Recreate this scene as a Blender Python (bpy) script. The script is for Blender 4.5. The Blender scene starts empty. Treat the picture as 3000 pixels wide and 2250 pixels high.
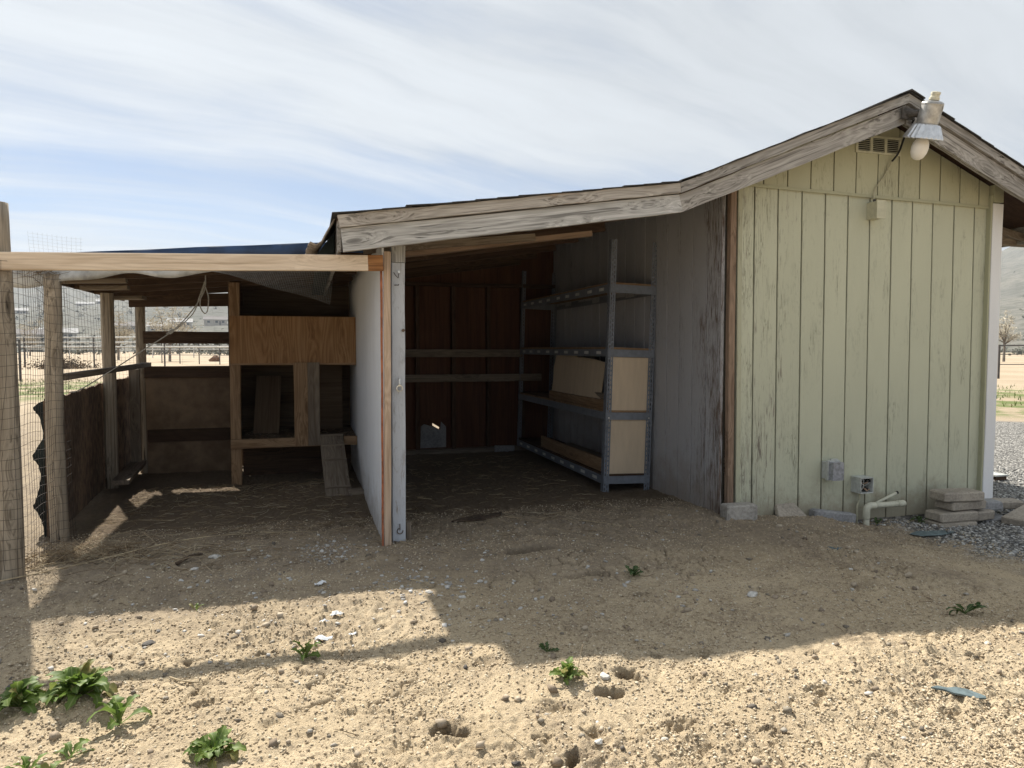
import bpy, math, random
import numpy as np
from mathutils import Matrix, Vector, Euler
R = math.radians
rng = random.Random(7)
sc = bpy.context.scene
col = sc.collection

# ------------------------------------------------------------------ camera
cd = bpy.data.cameras.new('camera'); cam = bpy.data.objects.new('camera', cd); col.objects.link(cam)
cd.lens = 24.96; cd.sensor_width = 36; cd.clip_start = .05; cd.clip_end = 9000
cam.location = (0, 0, 1.22); cam.rotation_euler = (R(90 - 2.89), 0, R(-16.1))
sc.camera = cam
# ------------------------------------------------------------------ light
SUN_EL, SUN_AZ = R(48.5), R(-19.8)          # azimuth clockwise from +Y (depth of the shed)
sund = Vector((math.sin(SUN_AZ) * math.cos(SUN_EL), math.cos(SUN_AZ) * math.cos(SUN_EL), math.sin(SUN_EL)))
sl = bpy.data.lights.new('sun', 'SUN'); so = bpy.data.objects.new('sun', sl); col.objects.link(so)
sl.energy = 5.0; sl.angle = R(.9); sl.color = (1, .94, .84)
so.rotation_euler = (-sund).to_track_quat('-Z', 'Y').to_euler(); so.location = (0, 0, 20)
w = bpy.data.worlds.new('World'); sc.world = w; w.use_nodes = True
nt = w.node_tree; nt.nodes.clear()

class G:
    """small node graph helper"""
    def __init__(s, nt): s.nt = nt
    def n(s, t, ins=None, **props):
        x = s.nt.nodes.new('ShaderNode' + t)
        for k, v in props.items(): setattr(x, k, v)
        for k, v in (ins or {}).items():
            i = x.inputs[k]
            if isinstance(v, bpy.types.NodeSocket): s.nt.links.new(v, i)
            else: i.default_value = v
        return x
    def math(s, op, a, b=0.0, c=None, clamp=False):
        d = {0: a, 1: b}
        if c is not None: d[2] = c
        x = s.n('Math', d, operation=op); x.use_clamp = clamp
        return x.outputs[0]
    def vm(s, op, a, b=(0, 0, 0)):
        return s.n('VectorMath', {0: a, 1: b}, operation=op).outputs[0]
    def mix(s, f, a, b, bt='MIX'):
        x = s.n('Mix', data_type='RGBA', blend_type=bt)
        for i, v in ((0, f), (6, a), (7, b)):
            if isinstance(v, bpy.types.NodeSocket): s.nt.links.new(v, x.inputs[i])
            else: x.inputs[i].default_value = v if i == 0 or len(v) == 4 else (*v, 1)
        return x.outputs[2]
    def sm(s, v, a, b, lo=0., hi=1.):
        x = s.n('MapRange', {0: v, 1: a, 2: b, 3: lo, 4: hi}, interpolation_type='SMOOTHSTEP')
        return x.outputs[0]
    def noise(s, vec, sc_, det=4, rough=.55, dist=0.):
        return s.n('TexNoise', {'Vector': vec, 'Scale': sc_, 'Detail': det, 'Roughness': rough, 'Distortion': dist}).outputs[0]
    def scale(s, vec, v): return s.vm('MULTIPLY', vec, v)

g = G(nt)
sky = g.n('TexSky', sky_type='NISHITA'); sky.sun_disc = False
sky.sun_elevation = SUN_EL; sky.sun_rotation = SUN_AZ; sky.air_density = 1.0; sky.dust_density = .6; sky.ozone_density = 2.0; sky.altitude = 1500
tc = g.n('TexCoord').outputs['Generated']
sx = g.n('SeparateXYZ', {0: tc})
zz = g.math('ADD', g.math('MAXIMUM', sx.outputs[2], 0.), .10)
uv = g.n('CombineXYZ', {0: g.math('DIVIDE', sx.outputs[0], zz), 1: g.math('DIVIDE', sx.outputs[1], zz), 2: 0.}).outputs[0]
rot = g.n('VectorRotate', {'Vector': g.vm('ADD', uv, (12.6, -8.3, 0)), 'Angle': R(-20)}, rotation_type='Z_AXIS').outputs[0]
warp = g.vm('ADD', rot, g.scale(g.n('TexNoise', {'Vector': rot, 'Scale': .35, 'Detail': 3}).outputs[1], (1.6, 1.6, 0)))
nA = g.noise(g.scale(warp, (.30, .55, 1)), 1.0, 7, .58)
nB = g.noise(g.scale(warp, (.28, 1.9, 1)), 1.0, 6, .6)
nC = g.noise(g.scale(warp, (1.2, 5.0, 1)), 1.0, 5, .6)
cv = g.math('ADD', g.math('ADD', g.math('MULTIPLY', nA, .55), g.math('MULTIPLY', nB, .38)), g.math('MULTIPLY', nC, .07))
elev = g.math('ADD', g.sm(sx.outputs[2], .15, .40, -.012, .09), g.sm(sx.outputs[2], .16, .03, 0., .22))      # the veil of cirrus thins towards the horizon
cover = g.sm(g.math('ADD', cv, elev), .38, .60, .30, .97)
glow = g.n('VectorMath', {0: tc, 1: tuple(sund)}, operation='DOT_PRODUCT').outputs['Value']
gl = g.math('ADD', g.math('MULTIPLY', g.math('POWER', g.math('MAXIMUM', glow, 0.), 5.), 1.9), 4.95)
shade = g.sm(g.math('ADD', nB, g.math('MULTIPLY', nA, .5)), .50, 1.0, .84, 1.12)
cl = g.vm('SCALE', (.905, .955, 1.0)); cl.node.inputs['Scale'].default_value = 1
g.nt.links.new(g.math('MULTIPLY', gl, shade), cl.node.inputs['Scale'])
skyc = g.mix(cover, g.vm('MULTIPLY', sky.outputs[0], (.66, .70, .74)), cl)
bg = g.n('Background', {'Color': skyc, 'Strength': .088})
out = g.n('OutputWorld', {'Surface': bg.outputs[0]})
sc.view_settings.view_transform = 'Standard'; sc.view_settings.look = 'None'
sc.view_settings.exposure = 0.75; sc.view_settings.gamma = 1
try: sc.view_settings.use_curve_mapping = False
except Exception: pass
sc.render.engine = 'CYCLES'
sc.cycles.max_bounces = 6; sc.cycles.diffuse_bounces = 2; sc.cycles.caustics_reflective = False; sc.cycles.caustics_refractive = False

# ------------------------------------------------------------------ helpers
WM = {}
def place(o, M, parent=None):
    if parent is not None:
        o.parent = parent; o.matrix_basis = WM[parent.name].inverted() @ M
    else: o.matrix_basis = M
    WM[o.name] = M
    return o
def tag(o, label=None, cat=None, group=None, kind=None):
    if label: o['label'] = label
    if cat: o['category'] = cat
    if group: o['group'] = group
    if kind: o['kind'] = kind
    return o
def obj(name, me, parent=None, M=None, mat=None):
    o = bpy.data.objects.new(name, me); col.objects.link(o)
    if mat is not None and me is not None and len(me.materials) == 0: me.materials.append(mat)
    return place(o, M or Matrix(), parent)
def thing(name, loc, label, cat, group=None, M=None):
    return tag(obj(name, None, None, M or Matrix.Translation(loc)), label, cat, group)
def mesh(name, v, f, smooth=False):
    me = bpy.data.meshes.new(name); me.from_pydata([tuple(p) for p in v], [], f); me.update()
    if smooth: me.polygons.foreach_set('use_smooth', [True] * len(me.polygons))
    return me

class MB:
    """collects shapes (world coordinates) and links them as one mesh object"""
    def __init__(s): s.v = []; s.f = []
    def add(s, v, f):
        b = len(s.v); s.v += [tuple(p) for p in v]; s.f += [tuple(b + i for i in q) for q in f]; return s
    def box(s, a, b):
        x0, y0, z0 = a; x1, y1, z1 = b
        return s.add([(x0,y0,z0),(x1,y0,z0),(x1,y1,z0),(x0,y1,z0),(x0,y0,z1),(x1,y0,z1),(x1,y1,z1),(x0,y1,z1)],
                     [(0,3,2,1),(4,5,6,7),(0,1,5,4),(1,2,6,5),(2,3,7,6),(3,0,4,7)])
    def prism(s, pts, y0, y1, axis='Y'):
        """polygon (a,b) pairs, counter-clockwise seen from -axis side, extruded along axis"""
        n = len(pts)
        def P(a, b, t): return {'Y': (a, t, b), 'X': (t, a, b), 'Z': (a, b, t)}[axis]
        return s.add([P(a, b, y0) for a, b in pts] + [P(a, b, y1) for a, b in pts],
                     [tuple(range(n)), tuple(range(2*n-1, n-1, -1))] + [(i, i+n, (i+1) % n + n, (i+1) % n) for i in range(n)])
    def tube(s, pts, r, n=6, cap=True):
        pts = [Vector(p) for p in pts]; m = len(pts); rr = r if isinstance(r, (list, tuple)) else [r] * m
        b = len(s.v); u = None
        for i, p in enumerate(pts):
            d = (pts[min(i+1, m-1)] - pts[max(i-1, 0)]).normalized()
            if u is None: u = d.orthogonal().normalized()
            else: u = (u - d * u.dot(d)).normalized()
            k = d.cross(u)
            for j in range(n):
                a = 2 * math.pi * j / n
                s.v.append(tuple(p + (u * math.cos(a) + k * math.sin(a)) * rr[i]))
        for i in range(m - 1):
            for j in range(n):
                s.f.append((b+i*n+j, b+i*n+(j+1) % n, b+(i+1)*n+(j+1) % n, b+(i+1)*n+j))
        if cap:
            s.f.append(tuple(b + j for j in range(n-1, -1, -1))); s.f.append(tuple(b+(m-1)*n+j for j in range(n)))
        return s
    def lathe(s, prof, c=(0, 0, 0), n=20):
        """(r,z) profile round the Z axis through c"""
        b = len(s.v); m = len(prof)
        for r_, z in prof:
            for j in range(n):
                a = 2*math.pi*j/n; s.v.append((c[0]+r_*math.cos(a), c[1]+r_*math.sin(a), c[2]+z))
        for i in range(m-1):
            for j in range(n):
                s.f.append((b+i*n+j, b+i*n+(j+1) % n, b+(i+1)*n+(j+1) % n, b+(i+1)*n+j))
        return s
    def build(s, name, mat, parent=None, origin=None, smooth=False, M=None):
        """origin: local origin in world coordinates; M: the shapes are already local to M"""
        if M is None:
            if origin is None:
                a = np.array(s.v); origin = ((a[:,0].min()+a[:,0].max())/2, (a[:,1].min()+a[:,1].max())/2, a[:,2].min())
            o_ = Vector(origin); v = [tuple(Vector(p) - o_) for p in s.v]; M = Matrix.Translation(o_)
        else: v = s.v
        return obj(name, mesh(name, v, s.f, smooth), parent, M, mat)

def bar(name, a, b, wd, ht, mat, parent=None, up=(0, 0, 1), bev=.003, jit=.0015, seg=.25, taper=1.0, roll=0.):
    """a sawn timber from a to b: local X along it, wd across, ht along 'up'; chamfered, slightly uneven"""
    a = Vector(a); b = Vector(b); d = b - a; L = d.length; x = d.normalized()
    u = Vector(up); z = (u - x * u.dot(x)).normalized(); y = z.cross(x)
    M = Matrix((( x.x, y.x, z.x, a.x), (x.y, y.y, z.y, a.y), (x.z, y.z, z.z, a.z), (0, 0, 0, 1)))
    if roll: M = M @ Matrix.Rotation(roll, 4, 'X')
    n = max(1, min(14, int(L / seg))); v = []; f = []
    for i in range(n + 1):
        t = i / n; k = 1 + (taper - 1) * t; hw = wd/2*k; hh = ht/2*k
        oy, oz = rng.uniform(-jit, jit), rng.uniform(-jit, jit)
        e = bev
        for (sy, sz) in ((hw-e, hh), (hw, hh-e), (hw, -hh+e), (hw-e, -hh), (-hw+e, -hh), (-hw, -hh+e), (-hw, hh-e), (-hw+e, hh)):
            v.append((t*L, sy+oy+rng.uniform(-jit, jit)*.5, sz+oz+rng.uniform(-jit, jit)*.5))
    for i in range(n):
        for j in range(8):
            f.append((i*8+j, (i+1)*8+j, (i+1)*8+(j+1) % 8, i*8+(j+1) % 8))
    f.append(tuple(range(8))); f.append(tuple(n*8+j for j in range(7, -1, -1)))
    return obj(name, mesh(name, v, f), parent, M, mat)

def log(name, a, b, r0, r1, mat, parent=None, n=14, wob=.006, seg=.09, sides=None):
    a = Vector(a); b = Vector(b); d = b - a; L = d.length
    M = Matrix.Translation(a) @ d.to_track_quat('X', 'Z').to_matrix().to_4x4()
    m = max(2, int(L/seg)); v = []; f = []
    ph = [rng.uniform(0, 6) for _ in range(6)]
    for i in range(m+1):
        t = i/m; r = r0+(r1-r0)*t
        cx = wob*1.2*math.sin(3*t*L+ph[0]); cy = wob*1.2*math.sin(2.3*t*L+ph[1])
        for j in range(n):
            q = 2*math.pi*j/n
            k = r + wob*(.5*math.sin(2*q+ph[2]+t*L*1.1) + .35*math.sin(3*q+ph[3]-t*L*2.) + .3*math.sin(5*q+ph[4]+t*L*.7)) + rng.uniform(-1, 1)*wob*.12
            v.append((t*L, cx+k*math.cos(q), cy+k*math.sin(q)))
    for i in range(m):
        for j in range(n): f.append((i*n+j, i*n+(j+1) % n, (i+1)*n+(j+1) % n, (i+1)*n+j))
    f.append(tuple(range(n-1, -1, -1))); f.append(tuple(m*n+j for j in range(n)))
    me = mesh(name, v, f, True)
    return obj(name, me, parent, M, mat)

# ------------------------------------------------------------------ materials
MATS = {}
def newmat(name):
    m = bpy.data.materials.new(name); m.use_nodes = True
    nt = m.node_tree; b = nt.nodes['Principled BSDF']; return m, G(nt), b
def plain(name, c, rough=.6, metal=0., var=.15, sc_=40., bump=.0, spec=.3, c2=None, vscale=None):
    m, g, b = newmat(name)
    co = g.n('TexCoord').outputs['Object']
    rnd = g.n('ObjectInfo').outputs['Random']
    v = g.vm('ADD', co, g.n('CombineXYZ', {0: g.math('MULTIPLY', rnd, 37.), 1: g.math('MULTIPLY', rnd, 11.), 2: 0.}).outputs[0])
    if vscale: v = g.scale(v, vscale)
    n1 = g.noise(v, sc_, 5, .6); n2 = g.noise(v, sc_*.12, 3, .5)
    k = g.math('ADD', g.math('MULTIPLY', n1, .6), g.math('MULTIPLY', n2, .4))
    f = g.sm(k, .32, .68)
    c2 = c2 or tuple(x*(1-2*var) for x in c)
    g.nt.links.new(g.mix(f, c2, tuple(min(1, x*(1+var)) for x in c)), b.inputs['Base Color'])
    b.inputs['Roughness'].default_value = rough; b.inputs['Metallic'].default_value = metal
    b.inputs['Specular IOR Level'].default_value = spec
    if bump:
        bp = g.n('Bump', {'Height': n1, 'Strength': bump, 'Distance': .004})
        g.nt.links.new(bp.outputs[0], b.inputs['Normal'])
    return m

def wood(name, light, mid, dark, axis='X', rough=.85, cracks=.5, knots=.5, rings=.35, stain=None, stain_amt=.0, bump=.5, gs=1.0, paint=None, wear=None, wear_grad=None, wear_axis='Z', mould=0., lines_amt=.35, crackle=0., splash=0.):
    """sawn wood; grain along the object's local axis. paint: colour laid over it, worn off in streaks"""
    m, g, b = newmat(name)
    co = g.n('TexCoord').outputs['Object']
    rnd = g.n('ObjectInfo').outputs['Random']
    off = g.n('CombineXYZ', {0: g.math('MULTIPLY', rnd, 53.), 1: g.math('MULTIPLY', rnd, 17.3), 2: g.math('MULTIPLY', rnd, 31.7)}).outputs[0]
    v = g.vm('ADD', co, off)
    def S(al, ac):
        q = [ac, ac, ac]; q['XYZ'.index(axis)] = al; return g.scale(v, tuple(x*gs for x in q))
    # knots bend the grain
    kn = g.n('TexVoronoi', {'Vector': S(2.2, 7.5), 'Scale': 1.0, 'Randomness': 1.0}, feature='F1').outputs['Distance']
    kmask = g.sm(kn, .17, .06) if knots else None
    if knots:
        bend = g.math('MULTIPLY', g.sm(kn, .55, .0), .055)
        v = g.vm('ADD', v, g.n('CombineXYZ', {k: bend for k in (0, 1, 2) if 'XYZ'[k] != axis}).outputs[0])
    broad = g.noise(S(.55, 6.), 1.0, 4, .55, .5)
    grain = g.noise(S(1.3, 30.), 1.0, 5, .65, .35)
    fine = g.noise(S(4., 150.), 1.0, 4, .7)
    lines = g.noise(S(1.0, 62.), 1.0, 3, .6, .25)
    ring = g.math('MULTIPLY_ADD', g.math('SINE', g.math('MULTIPLY', g.noise(S(.75, 7.), 1.0, 2, .45, .3), 95.)), .5, .5)
    c = g.mix(g.sm(broad, .3, .7), mid, light)
    c = g.mix(g.math('MULTIPLY', ring, rings), c, dark)
    c = g.mix(g.math('MULTIPLY', g.sm(grain, .48, .72), .6), c, dark)
    c = g.mix(g.math('MULTIPLY', g.sm(fine, .5, .75), .35), c, tuple(x*.6 for x in dark))
    c = g.mix(g.math('MULTIPLY', g.sm(lines, .54, .64), lines_amt), c, tuple(x*.7 for x in dark))
    c = g.mix(g.math('MULTIPLY', g.sm(lines, .42, .34), lines_amt*.55), c, tuple(min(1, x*1.25) for x in light))
    crk = g.sm(g.noise(S(1.6, 46.), 1.0, 3, .5), .69, .73)
    c = g.mix(g.math('MULTIPLY', crk, cracks), c, tuple(x*.25 for x in dark))
    if knots:
        kr = g.math('MULTIPLY', g.sm(g.math('SINE', g.math('MULTIPLY', kn, 75.)), .2, .9), g.sm(kn, .40, .15))
        c = g.mix(g.math('MULTIPLY', kr, knots*.5), c, dark)
        c = g.mix(g.math('MULTIPLY', kmask, knots), c, tuple(x*.55 for x in dark))
    if stain:
        st = g.sm(g.noise(S(1.2, 4.5), 1.0, 5, .6, .3), .62-.3*stain_amt, .72-.2*stain_amt)
        c = g.mix(g.math('MULTIPLY', st, .75), c, stain)
    hgt = g.math('SUBTRACT', g.math('ADD', g.math('MULTIPLY', grain, .6), g.math('MULTIPLY', fine, .4)), g.math('MULTIPLY', crk, 1.2))
    if paint:
        pos = g.n('NewGeometry').outputs['Position']; sp = g.n('SeparateXYZ', {0: pos})
        pn = g.math('ADD', g.math('MULTIPLY', g.noise(S(5.5, 60.), 1.0, 6, .72, .5), .66), g.math('MULTIPLY', g.noise(S(1.3, 4.5), 1.0, 5, .65), .34))
        th = wear
        if wear_grad:
            ax, lo, hi, d = wear_grad     # wear grows towards 'lo' on a world axis
            th = g.math('ADD', g.sm(sp.outputs['XYZ'.index(ax)], lo, hi, d, 0.), wear)
        wm = g.n('MapRange', {0: g.math('ADD', pn, th), 1: .60, 2: .70}).outputs[0]
        pc = g.mix(g.sm(g.noise(S(.5, 1.2), 1.0, 4, .6), .3, .7), tuple(x*.90 for x in paint), paint)
        if mould:
            mm = g.math('MULTIPLY', g.sm(g.noise(S(9., 34.), 1.0, 5, .75, 1.2), .50, .66), g.sm(g.noise(S(1.2, 2.6), 1.0, 4, .6, .6), .42, .64))
            pc = g.mix(g.math('MULTIPLY', mm, mould), pc, tuple(x*.42 for x in paint))
        sp_ = g.sm(g.noise(v, 260., 2, .5), .66, .72)
        pc = g.mix(g.math('MULTIPLY', sp_, .3), pc, tuple(x*.4 for x in paint))
        if crackle:
            cm = g.sm(g.math('ADD', g.noise(S(1.5, 6.), 1.0, 5, .65), th), .50, .64)
            ln = g.math('ABSOLUTE', g.math('SUBTRACT', g.noise(S(3.2, 52.), 1.0, 3, .6, .6), .5))
            pc = g.mix(g.math('MULTIPLY', g.math('MULTIPLY', g.sm(ln, .030, .008), cm), crackle), pc, (.085, .075, .055))
        if splash:      # dirt thrown up along the foot of the wall
            sz = g.math('ADD', sp.outputs[2], g.math('MULTIPLY', g.math('SUBTRACT', g.noise(pos, 7., 5, .7), .5), .7))
            pc = g.mix(g.math('MULTIPLY', g.sm(sz, splash, -.08), .62), pc, (.25, .195, .14))
        c = g.mix(wm, pc, c)
        hgt = g.math('SUBTRACT', g.math('MULTIPLY', hgt, .55), g.math('MULTIPLY', wm, .45))
    g.nt.links.new(c, b.inputs['Base Color'])
    b.inputs['Roughness'].default_value = rough; b.inputs['Specular IOR Level'].default_value = .25
    bp = g.n('Bump', {'Height': hgt, 'Strength': bump, 'Distance': .004}); g.nt.links.new(bp.outputs[0], b.inputs['Normal'])
    return m

GREY = dict(light=(.56, .562, .56), mid=(.445, .445, .44), dark=(.185, .18, .172))
m_fascia = wood('weathered_fascia', **GREY, lines_amt=.75, cracks=.8, knots=.75, rings=.32, bump=.8)
m_fascia_t = wood('weathered_trim', (.52, .49, .455), (.40, .372, .34), (.17, .15, .13), lines_amt=.75, cracks=.8, knots=.35, stain=(.40, .25, .15), stain_amt=.12, bump=.9)
m_fascia_d = wood('weathered_fascia_dark', (.44, .425, .405), (.32, .307, .29), (.135, .123, .112), lines_amt=.75, cracks=.9, knots=.4, stain=(.36, .23, .13), stain_amt=.05, bump=1.0)
m_beam = wood('pale_stud', (.74, .63, .51), (.66, .545, .425), (.42, .31, .205), cracks=.6, knots=.45, rings=.22, stain=(.45, .30, .18), stain_amt=.02, bump=.3)
m_beam_rust = wood('rust_stained_stud', (.42, .22, .09), (.30, .13, .045), (.13, .05, .02), cracks=.5, knots=.2, bump=.3)
m_post = wood('round_post', (.42, .365, .29), (.32, .27, .205), (.12, .095, .07), lines_amt=.6, cracks=1., knots=.6, rings=.2, bump=.9)
m_bare = wood('bare_lumber', (.36, .25, .155), (.27, .17, .095), (.12, .068, .035), cracks=.4, knots=.5, bump=.4)
m_cstud = wood('corner_stud_wood', (.30, .215, .155), (.22, .15, .105), (.10, .065, .045), cracks=.7, knots=.3, bump=.5)
m_bare_grey = wood('grey_lumber', (.27, .225, .175), (.19, .155, .12), (.085, .066, .05), cracks=.7, knots=.4, bump=.6)
m_dark = wood('dark_lumber', (.105, .066, .042), (.07, .042, .027), (.028, .017, .012), cracks=.5, knots=.3, bump=.5)
m_darkred = wood('red_brown_panel', (.125, .058, .034), (.092, .041, .024), (.042, .019, .012), axis='Z', cracks=.3, knots=0, rings=.15, bump=.3)
m_ply = wood('plywood_orange', (.40, .245, .125), (.32, .185, .09), (.17, .088, .04), axis='Z', cracks=.3, knots=.25, rings=.5, stain=(.44, .36, .27), stain_amt=.10, bump=.25, gs=.75)
m_ply_dull = wood('plywood_dull', (.165, .118, .076), (.125, .086, .054), (.06, .04, .026), axis='X', cracks=.3, knots=0, rings=.2, stain=(.07, .045, .03), stain_amt=.25, bump=.3, gs=.6)
m_ply_back = plain('plywood_back', (.25, .18, .118), .9, var=.1, sc_=7, c2=(.14, .095, .06), bump=.15)
m_osb = plain('rotten_sheet', (.20, .135, .088), .95, var=.3, sc_=26, bump=1., c2=(.05, .035, .025), vscale=(1, 1, .45))
m_deck = wood('roof_deck', (.085, .046, .028), (.058, .03, .018), (.027, .014, .009), axis='X', cracks=.3, knots=.2, bump=.3)
GW = dict(light=(.30, .27, .23), mid=(.22, .195, .16), dark=(.10, .085, .066))
GREEN = (.53, .543, .42)
m_green = wood('green_painted_siding', **GW, axis='Z', cracks=.9, knots=0, rings=.2, bump=.45, paint=GREEN, wear=-.04, wear_grad=('X', 2.95, 3.8, .14), mould=.35, crackle=.5, splash=.22)
m_green_up = wood('green_painted_gable', **GW, axis='Z', cracks=.9, knots=0, rings=.2, bump=.5, paint=(.47, .468, .335), wear=-.02, mould=.5, crackle=.6)
m_greentrim = wood('green_trim', **GW, axis='X', cracks=.5, knots=0, bump=.3, paint=(.41, .41, .29), wear=-.06, mould=.3)
m_ctrim = wood('stained_corner_trim', (.22, .19, .15), (.14, .12, .095), (.05, .042, .034), axis='X', cracks=.9, knots=0, bump=.6, paint=(.46, .46, .34), wear=.06, mould=.7)
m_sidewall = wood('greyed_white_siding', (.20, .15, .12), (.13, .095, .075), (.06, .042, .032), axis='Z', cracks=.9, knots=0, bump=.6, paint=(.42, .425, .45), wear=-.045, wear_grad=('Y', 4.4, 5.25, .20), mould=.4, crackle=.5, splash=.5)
m_whitetrim = wood('white_trim', **GW, axis='X', cracks=.5, knots=0, bump=.2, paint=(.80, .81, .83), wear=-.09, mould=.10)
m_partition = wood('white_partition', **GW, axis='Z', cracks=.3, knots=0, bump=.15, paint=(.74, .77, .82), wear=-.11, mould=.22, splash=.35)
m_greypost = wood('blue_grey_painted_post', (.34, .29, .24), (.25, .21, .17), (.10, .082, .065), axis='X', cracks=.9, knots=.4, bump=.6, paint=(.55, .58, .63), wear=.04, mould=.4)
m_redstud = wood('stud_red_paint', (.58, .45, .34), (.48, .36, .26), (.24, .15, .095), axis='X', cracks=.6, knots=.3, bump=.5)
m_rededge = plain('red_panel_edge', (.36, .13, .065), .8, var=.25, sc_=30)
m_backing = plain('groove_shade', (.045, .04, .03), .95)  # siding backing, the shade of the grooves put into its colour
m_shingle = plain('asphalt_shingle', (.055, .052, .05), .95, var=.35, sc_=300, bump=.6)
m_felt = plain('curled_roll_roofing', (.30, .255, .21), .9, var=.3, sc_=90, bump=.4)
m_tarp = plain('blue_tarp', (.028, .06, .135), .5, var=.25, sc_=8, spec=.35)
m_tarpgrey = plain('faded_tarp', (.42, .43, .43), .65, var=.25, sc_=12)
m_blackfab = plain('dark_fabric', (.018, .026, .026), .85, var=.3, sc_=20)
m_wire = plain('rusty_wire', (.075, .062, .055), .7, .2, var=.3, sc_=60)
m_wirel = plain('galvanised_wire', (.20, .20, .19), .55, .4, var=.2, sc_=60)
m_steel = plain('grey_painted_steel', (.175, .195, .23), .45, .0, var=.12, sc_=25, spec=.45)
m_card = plain('tan_board', (.60, .49, .36), .9, var=.06, sc_=18, vscale=(1, 1, .15), bump=.1)
m_sticker = plain('paper_sticker', (.62, .62, .60), .8, var=.12, sc_=90)
m_alu = plain('spun_aluminium', (.66, .67, .68), .34, .85, var=.12, sc_=30)
m_aludull = plain('cast_aluminium', (.48, .475, .46), .5, .75, var=.2, sc_=24)
m_bulb = plain('frosted_bulb', (.88, .86, .82), .35, var=.05, sc_=10, spec=.5)
m_cell = plain('photocell', (.66, .64, .52), .5, var=.15, sc_=40)
m_blackpl = plain('black_cable', (.012, .012, .013), .5)
m_cable = plain('cable_painted', (.50, .48, .35), .7)
m_boxp = plain('box_painted_green', (.53, .525, .40), .6, var=.08, sc_=30)
m_boxgrey = plain('box_grey', (.50, .52, .50), .5, var=.12, sc_=40)
m_pvc = plain('pvc_white', (.62, .61, .49), .45, var=.12, sc_=14, spec=.4)
m_conc = plain('concrete', (.38, .355, .32), .95, var=.18, sc_=50, bump=.5)
m_concgrey = plain('concrete_grey', (.30, .30, .305), .95, var=.18, sc_=50, bump=.5)
m_paver = plain('paver', (.38, .335, .275), .95, var=.16, sc_=60, bump=.6, c2=(.26, .23, .195))
m_slate = plain('slate', (.125, .165, .175), .8, var=.25, sc_=30, bump=.4)
m_rockw = plain('pale_stone', (.55, .53, .49), .9, var=.2, sc_=60, bump=.4)
m_rockd = plain('dark_stone', (.10, .092, .085), .9, var=.25, sc_=50, bump=.5)
m_scrap = plain('white_scrap', (.78, .80, .82), .6, var=.1, sc_=40)
m_bark = plain('bark', (.085, .06, .042), .95, var=.35, sc_=40, bump=.8)
m_straw = plain('straw', (.46, .37, .24), .8, var=.35, sc_=10)
m_straw_d = plain('old_straw', (.24, .175, .105), .9, var=.35, sc_=10)
m_grit = plain('grit', (.44, .365, .265), .95, var=.35, sc_=2.3, c2=(.25, .205, .155))
m_gravel = plain('gravel', (.42, .42, .41), .9, var=.35, sc_=3.1, c2=(.115, .12, .125))
m_pipe = plain('pipe_rail', (.10, .095, .095), .6, .2, var=.2, sc_=3)
m_rail = plain('white_rail', (.60, .60, .58), .6, var=.1, sc_=3)
m_copper = plain('copper_wire', (.42, .28, .19), .5, .2, var=.2)
m_clear = plain('clear_plastic_cover', (.30, .31, .34), .15, var=.25, sc_=30, spec=.6)
m_rope = plain('rope', (.33, .32, .29), .9, var=.2, sc_=120)
m_screw = plain('rusty_screw', (.16, .12, .09), .5, .5)
m_bolt = plain('bright_bolt', (.75, .75, .72), .3, .8)
def island(name, stops, rough=.92, bump=.3):
    """colour picked per piece of a many-piece mesh"""
    m, g, b = newmat(name)
    r = g.n('NewGeometry').outputs['Random Per Island']
    cr = g.n('ValToRGB', {0: r}); e = cr.color_ramp.elements
    for i, (p, c) in enumerate(stops):
        x = e[i] if i < 2 else e.new(p)
        x.position = p; x.color = (*c, 1)
    n = g.noise(g.n('TexCoord').outputs['Object'], 220., 3, .6)
    c = g.mix(g.sm(n, .3, .7, .25, 0.), cr.outputs[0], (.06, .05, .04))
    g.nt.links.new(c, b.inputs['Base Color']); b.inputs['Roughness'].default_value = rough; b.inputs['Specular IOR Level'].default_value = .2
    return m
m_grit = island('grit', [(0, (.32, .25, .17)), (.3, (.50, .40, .275)), (.75, (.62, .52, .375)), (1, (.72, .645, .51))])
m_gravel = island('gravel', [(0, (.11, .112, .115)), (.3, (.25, .25, .25)), (.6, (.42, .42, .41)), (1, (.70, .69, .66))])
m_strawm = island('straw_mix', [(0, (.14, .095, .055)), (.4, (.28, .205, .125)), (.8, (.42, .335, .215)), (1, (.55, .48, .35))])
m_leafi = island('leaf_bits', [(0, (.05, .07, .02)), (1, (.12, .16, .05))])

# ------------------------------------------------------------------ ground
PT = np.random.RandomState(3).permutation(512)
def vnoise(x, y, seed=0):
    """gradient noise in about -1..1"""
    xi = np.floor(x).astype(np.int64); yi = np.floor(y).astype(np.int64); xf = x - xi; yf = y - yi
    def gr(ix, iy, dx, dy):
        h = PT[(PT[(ix + seed*17) & 511] + iy) & 511]; a = h * (2*np.pi/512)
        return np.cos(a)*dx + np.sin(a)*dy
    u = xf*xf*xf*(xf*(xf*6-15)+10); v = yf*yf*yf*(yf*(yf*6-15)+10)
    a = gr(xi, yi, xf, yf)*(1-u) + gr(xi+1, yi, xf-1, yf)*u
    b = gr(xi, yi+1, xf, yf-1)*(1-u) + gr(xi+1, yi+1, xf-1, yf-1)*u
    return (a*(1-v) + b*v)*1.5
def sstep(a, b, x):
    t = np.clip((x-a)/(b-a), 0, 1); return t*t*(3-2*t)
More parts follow.
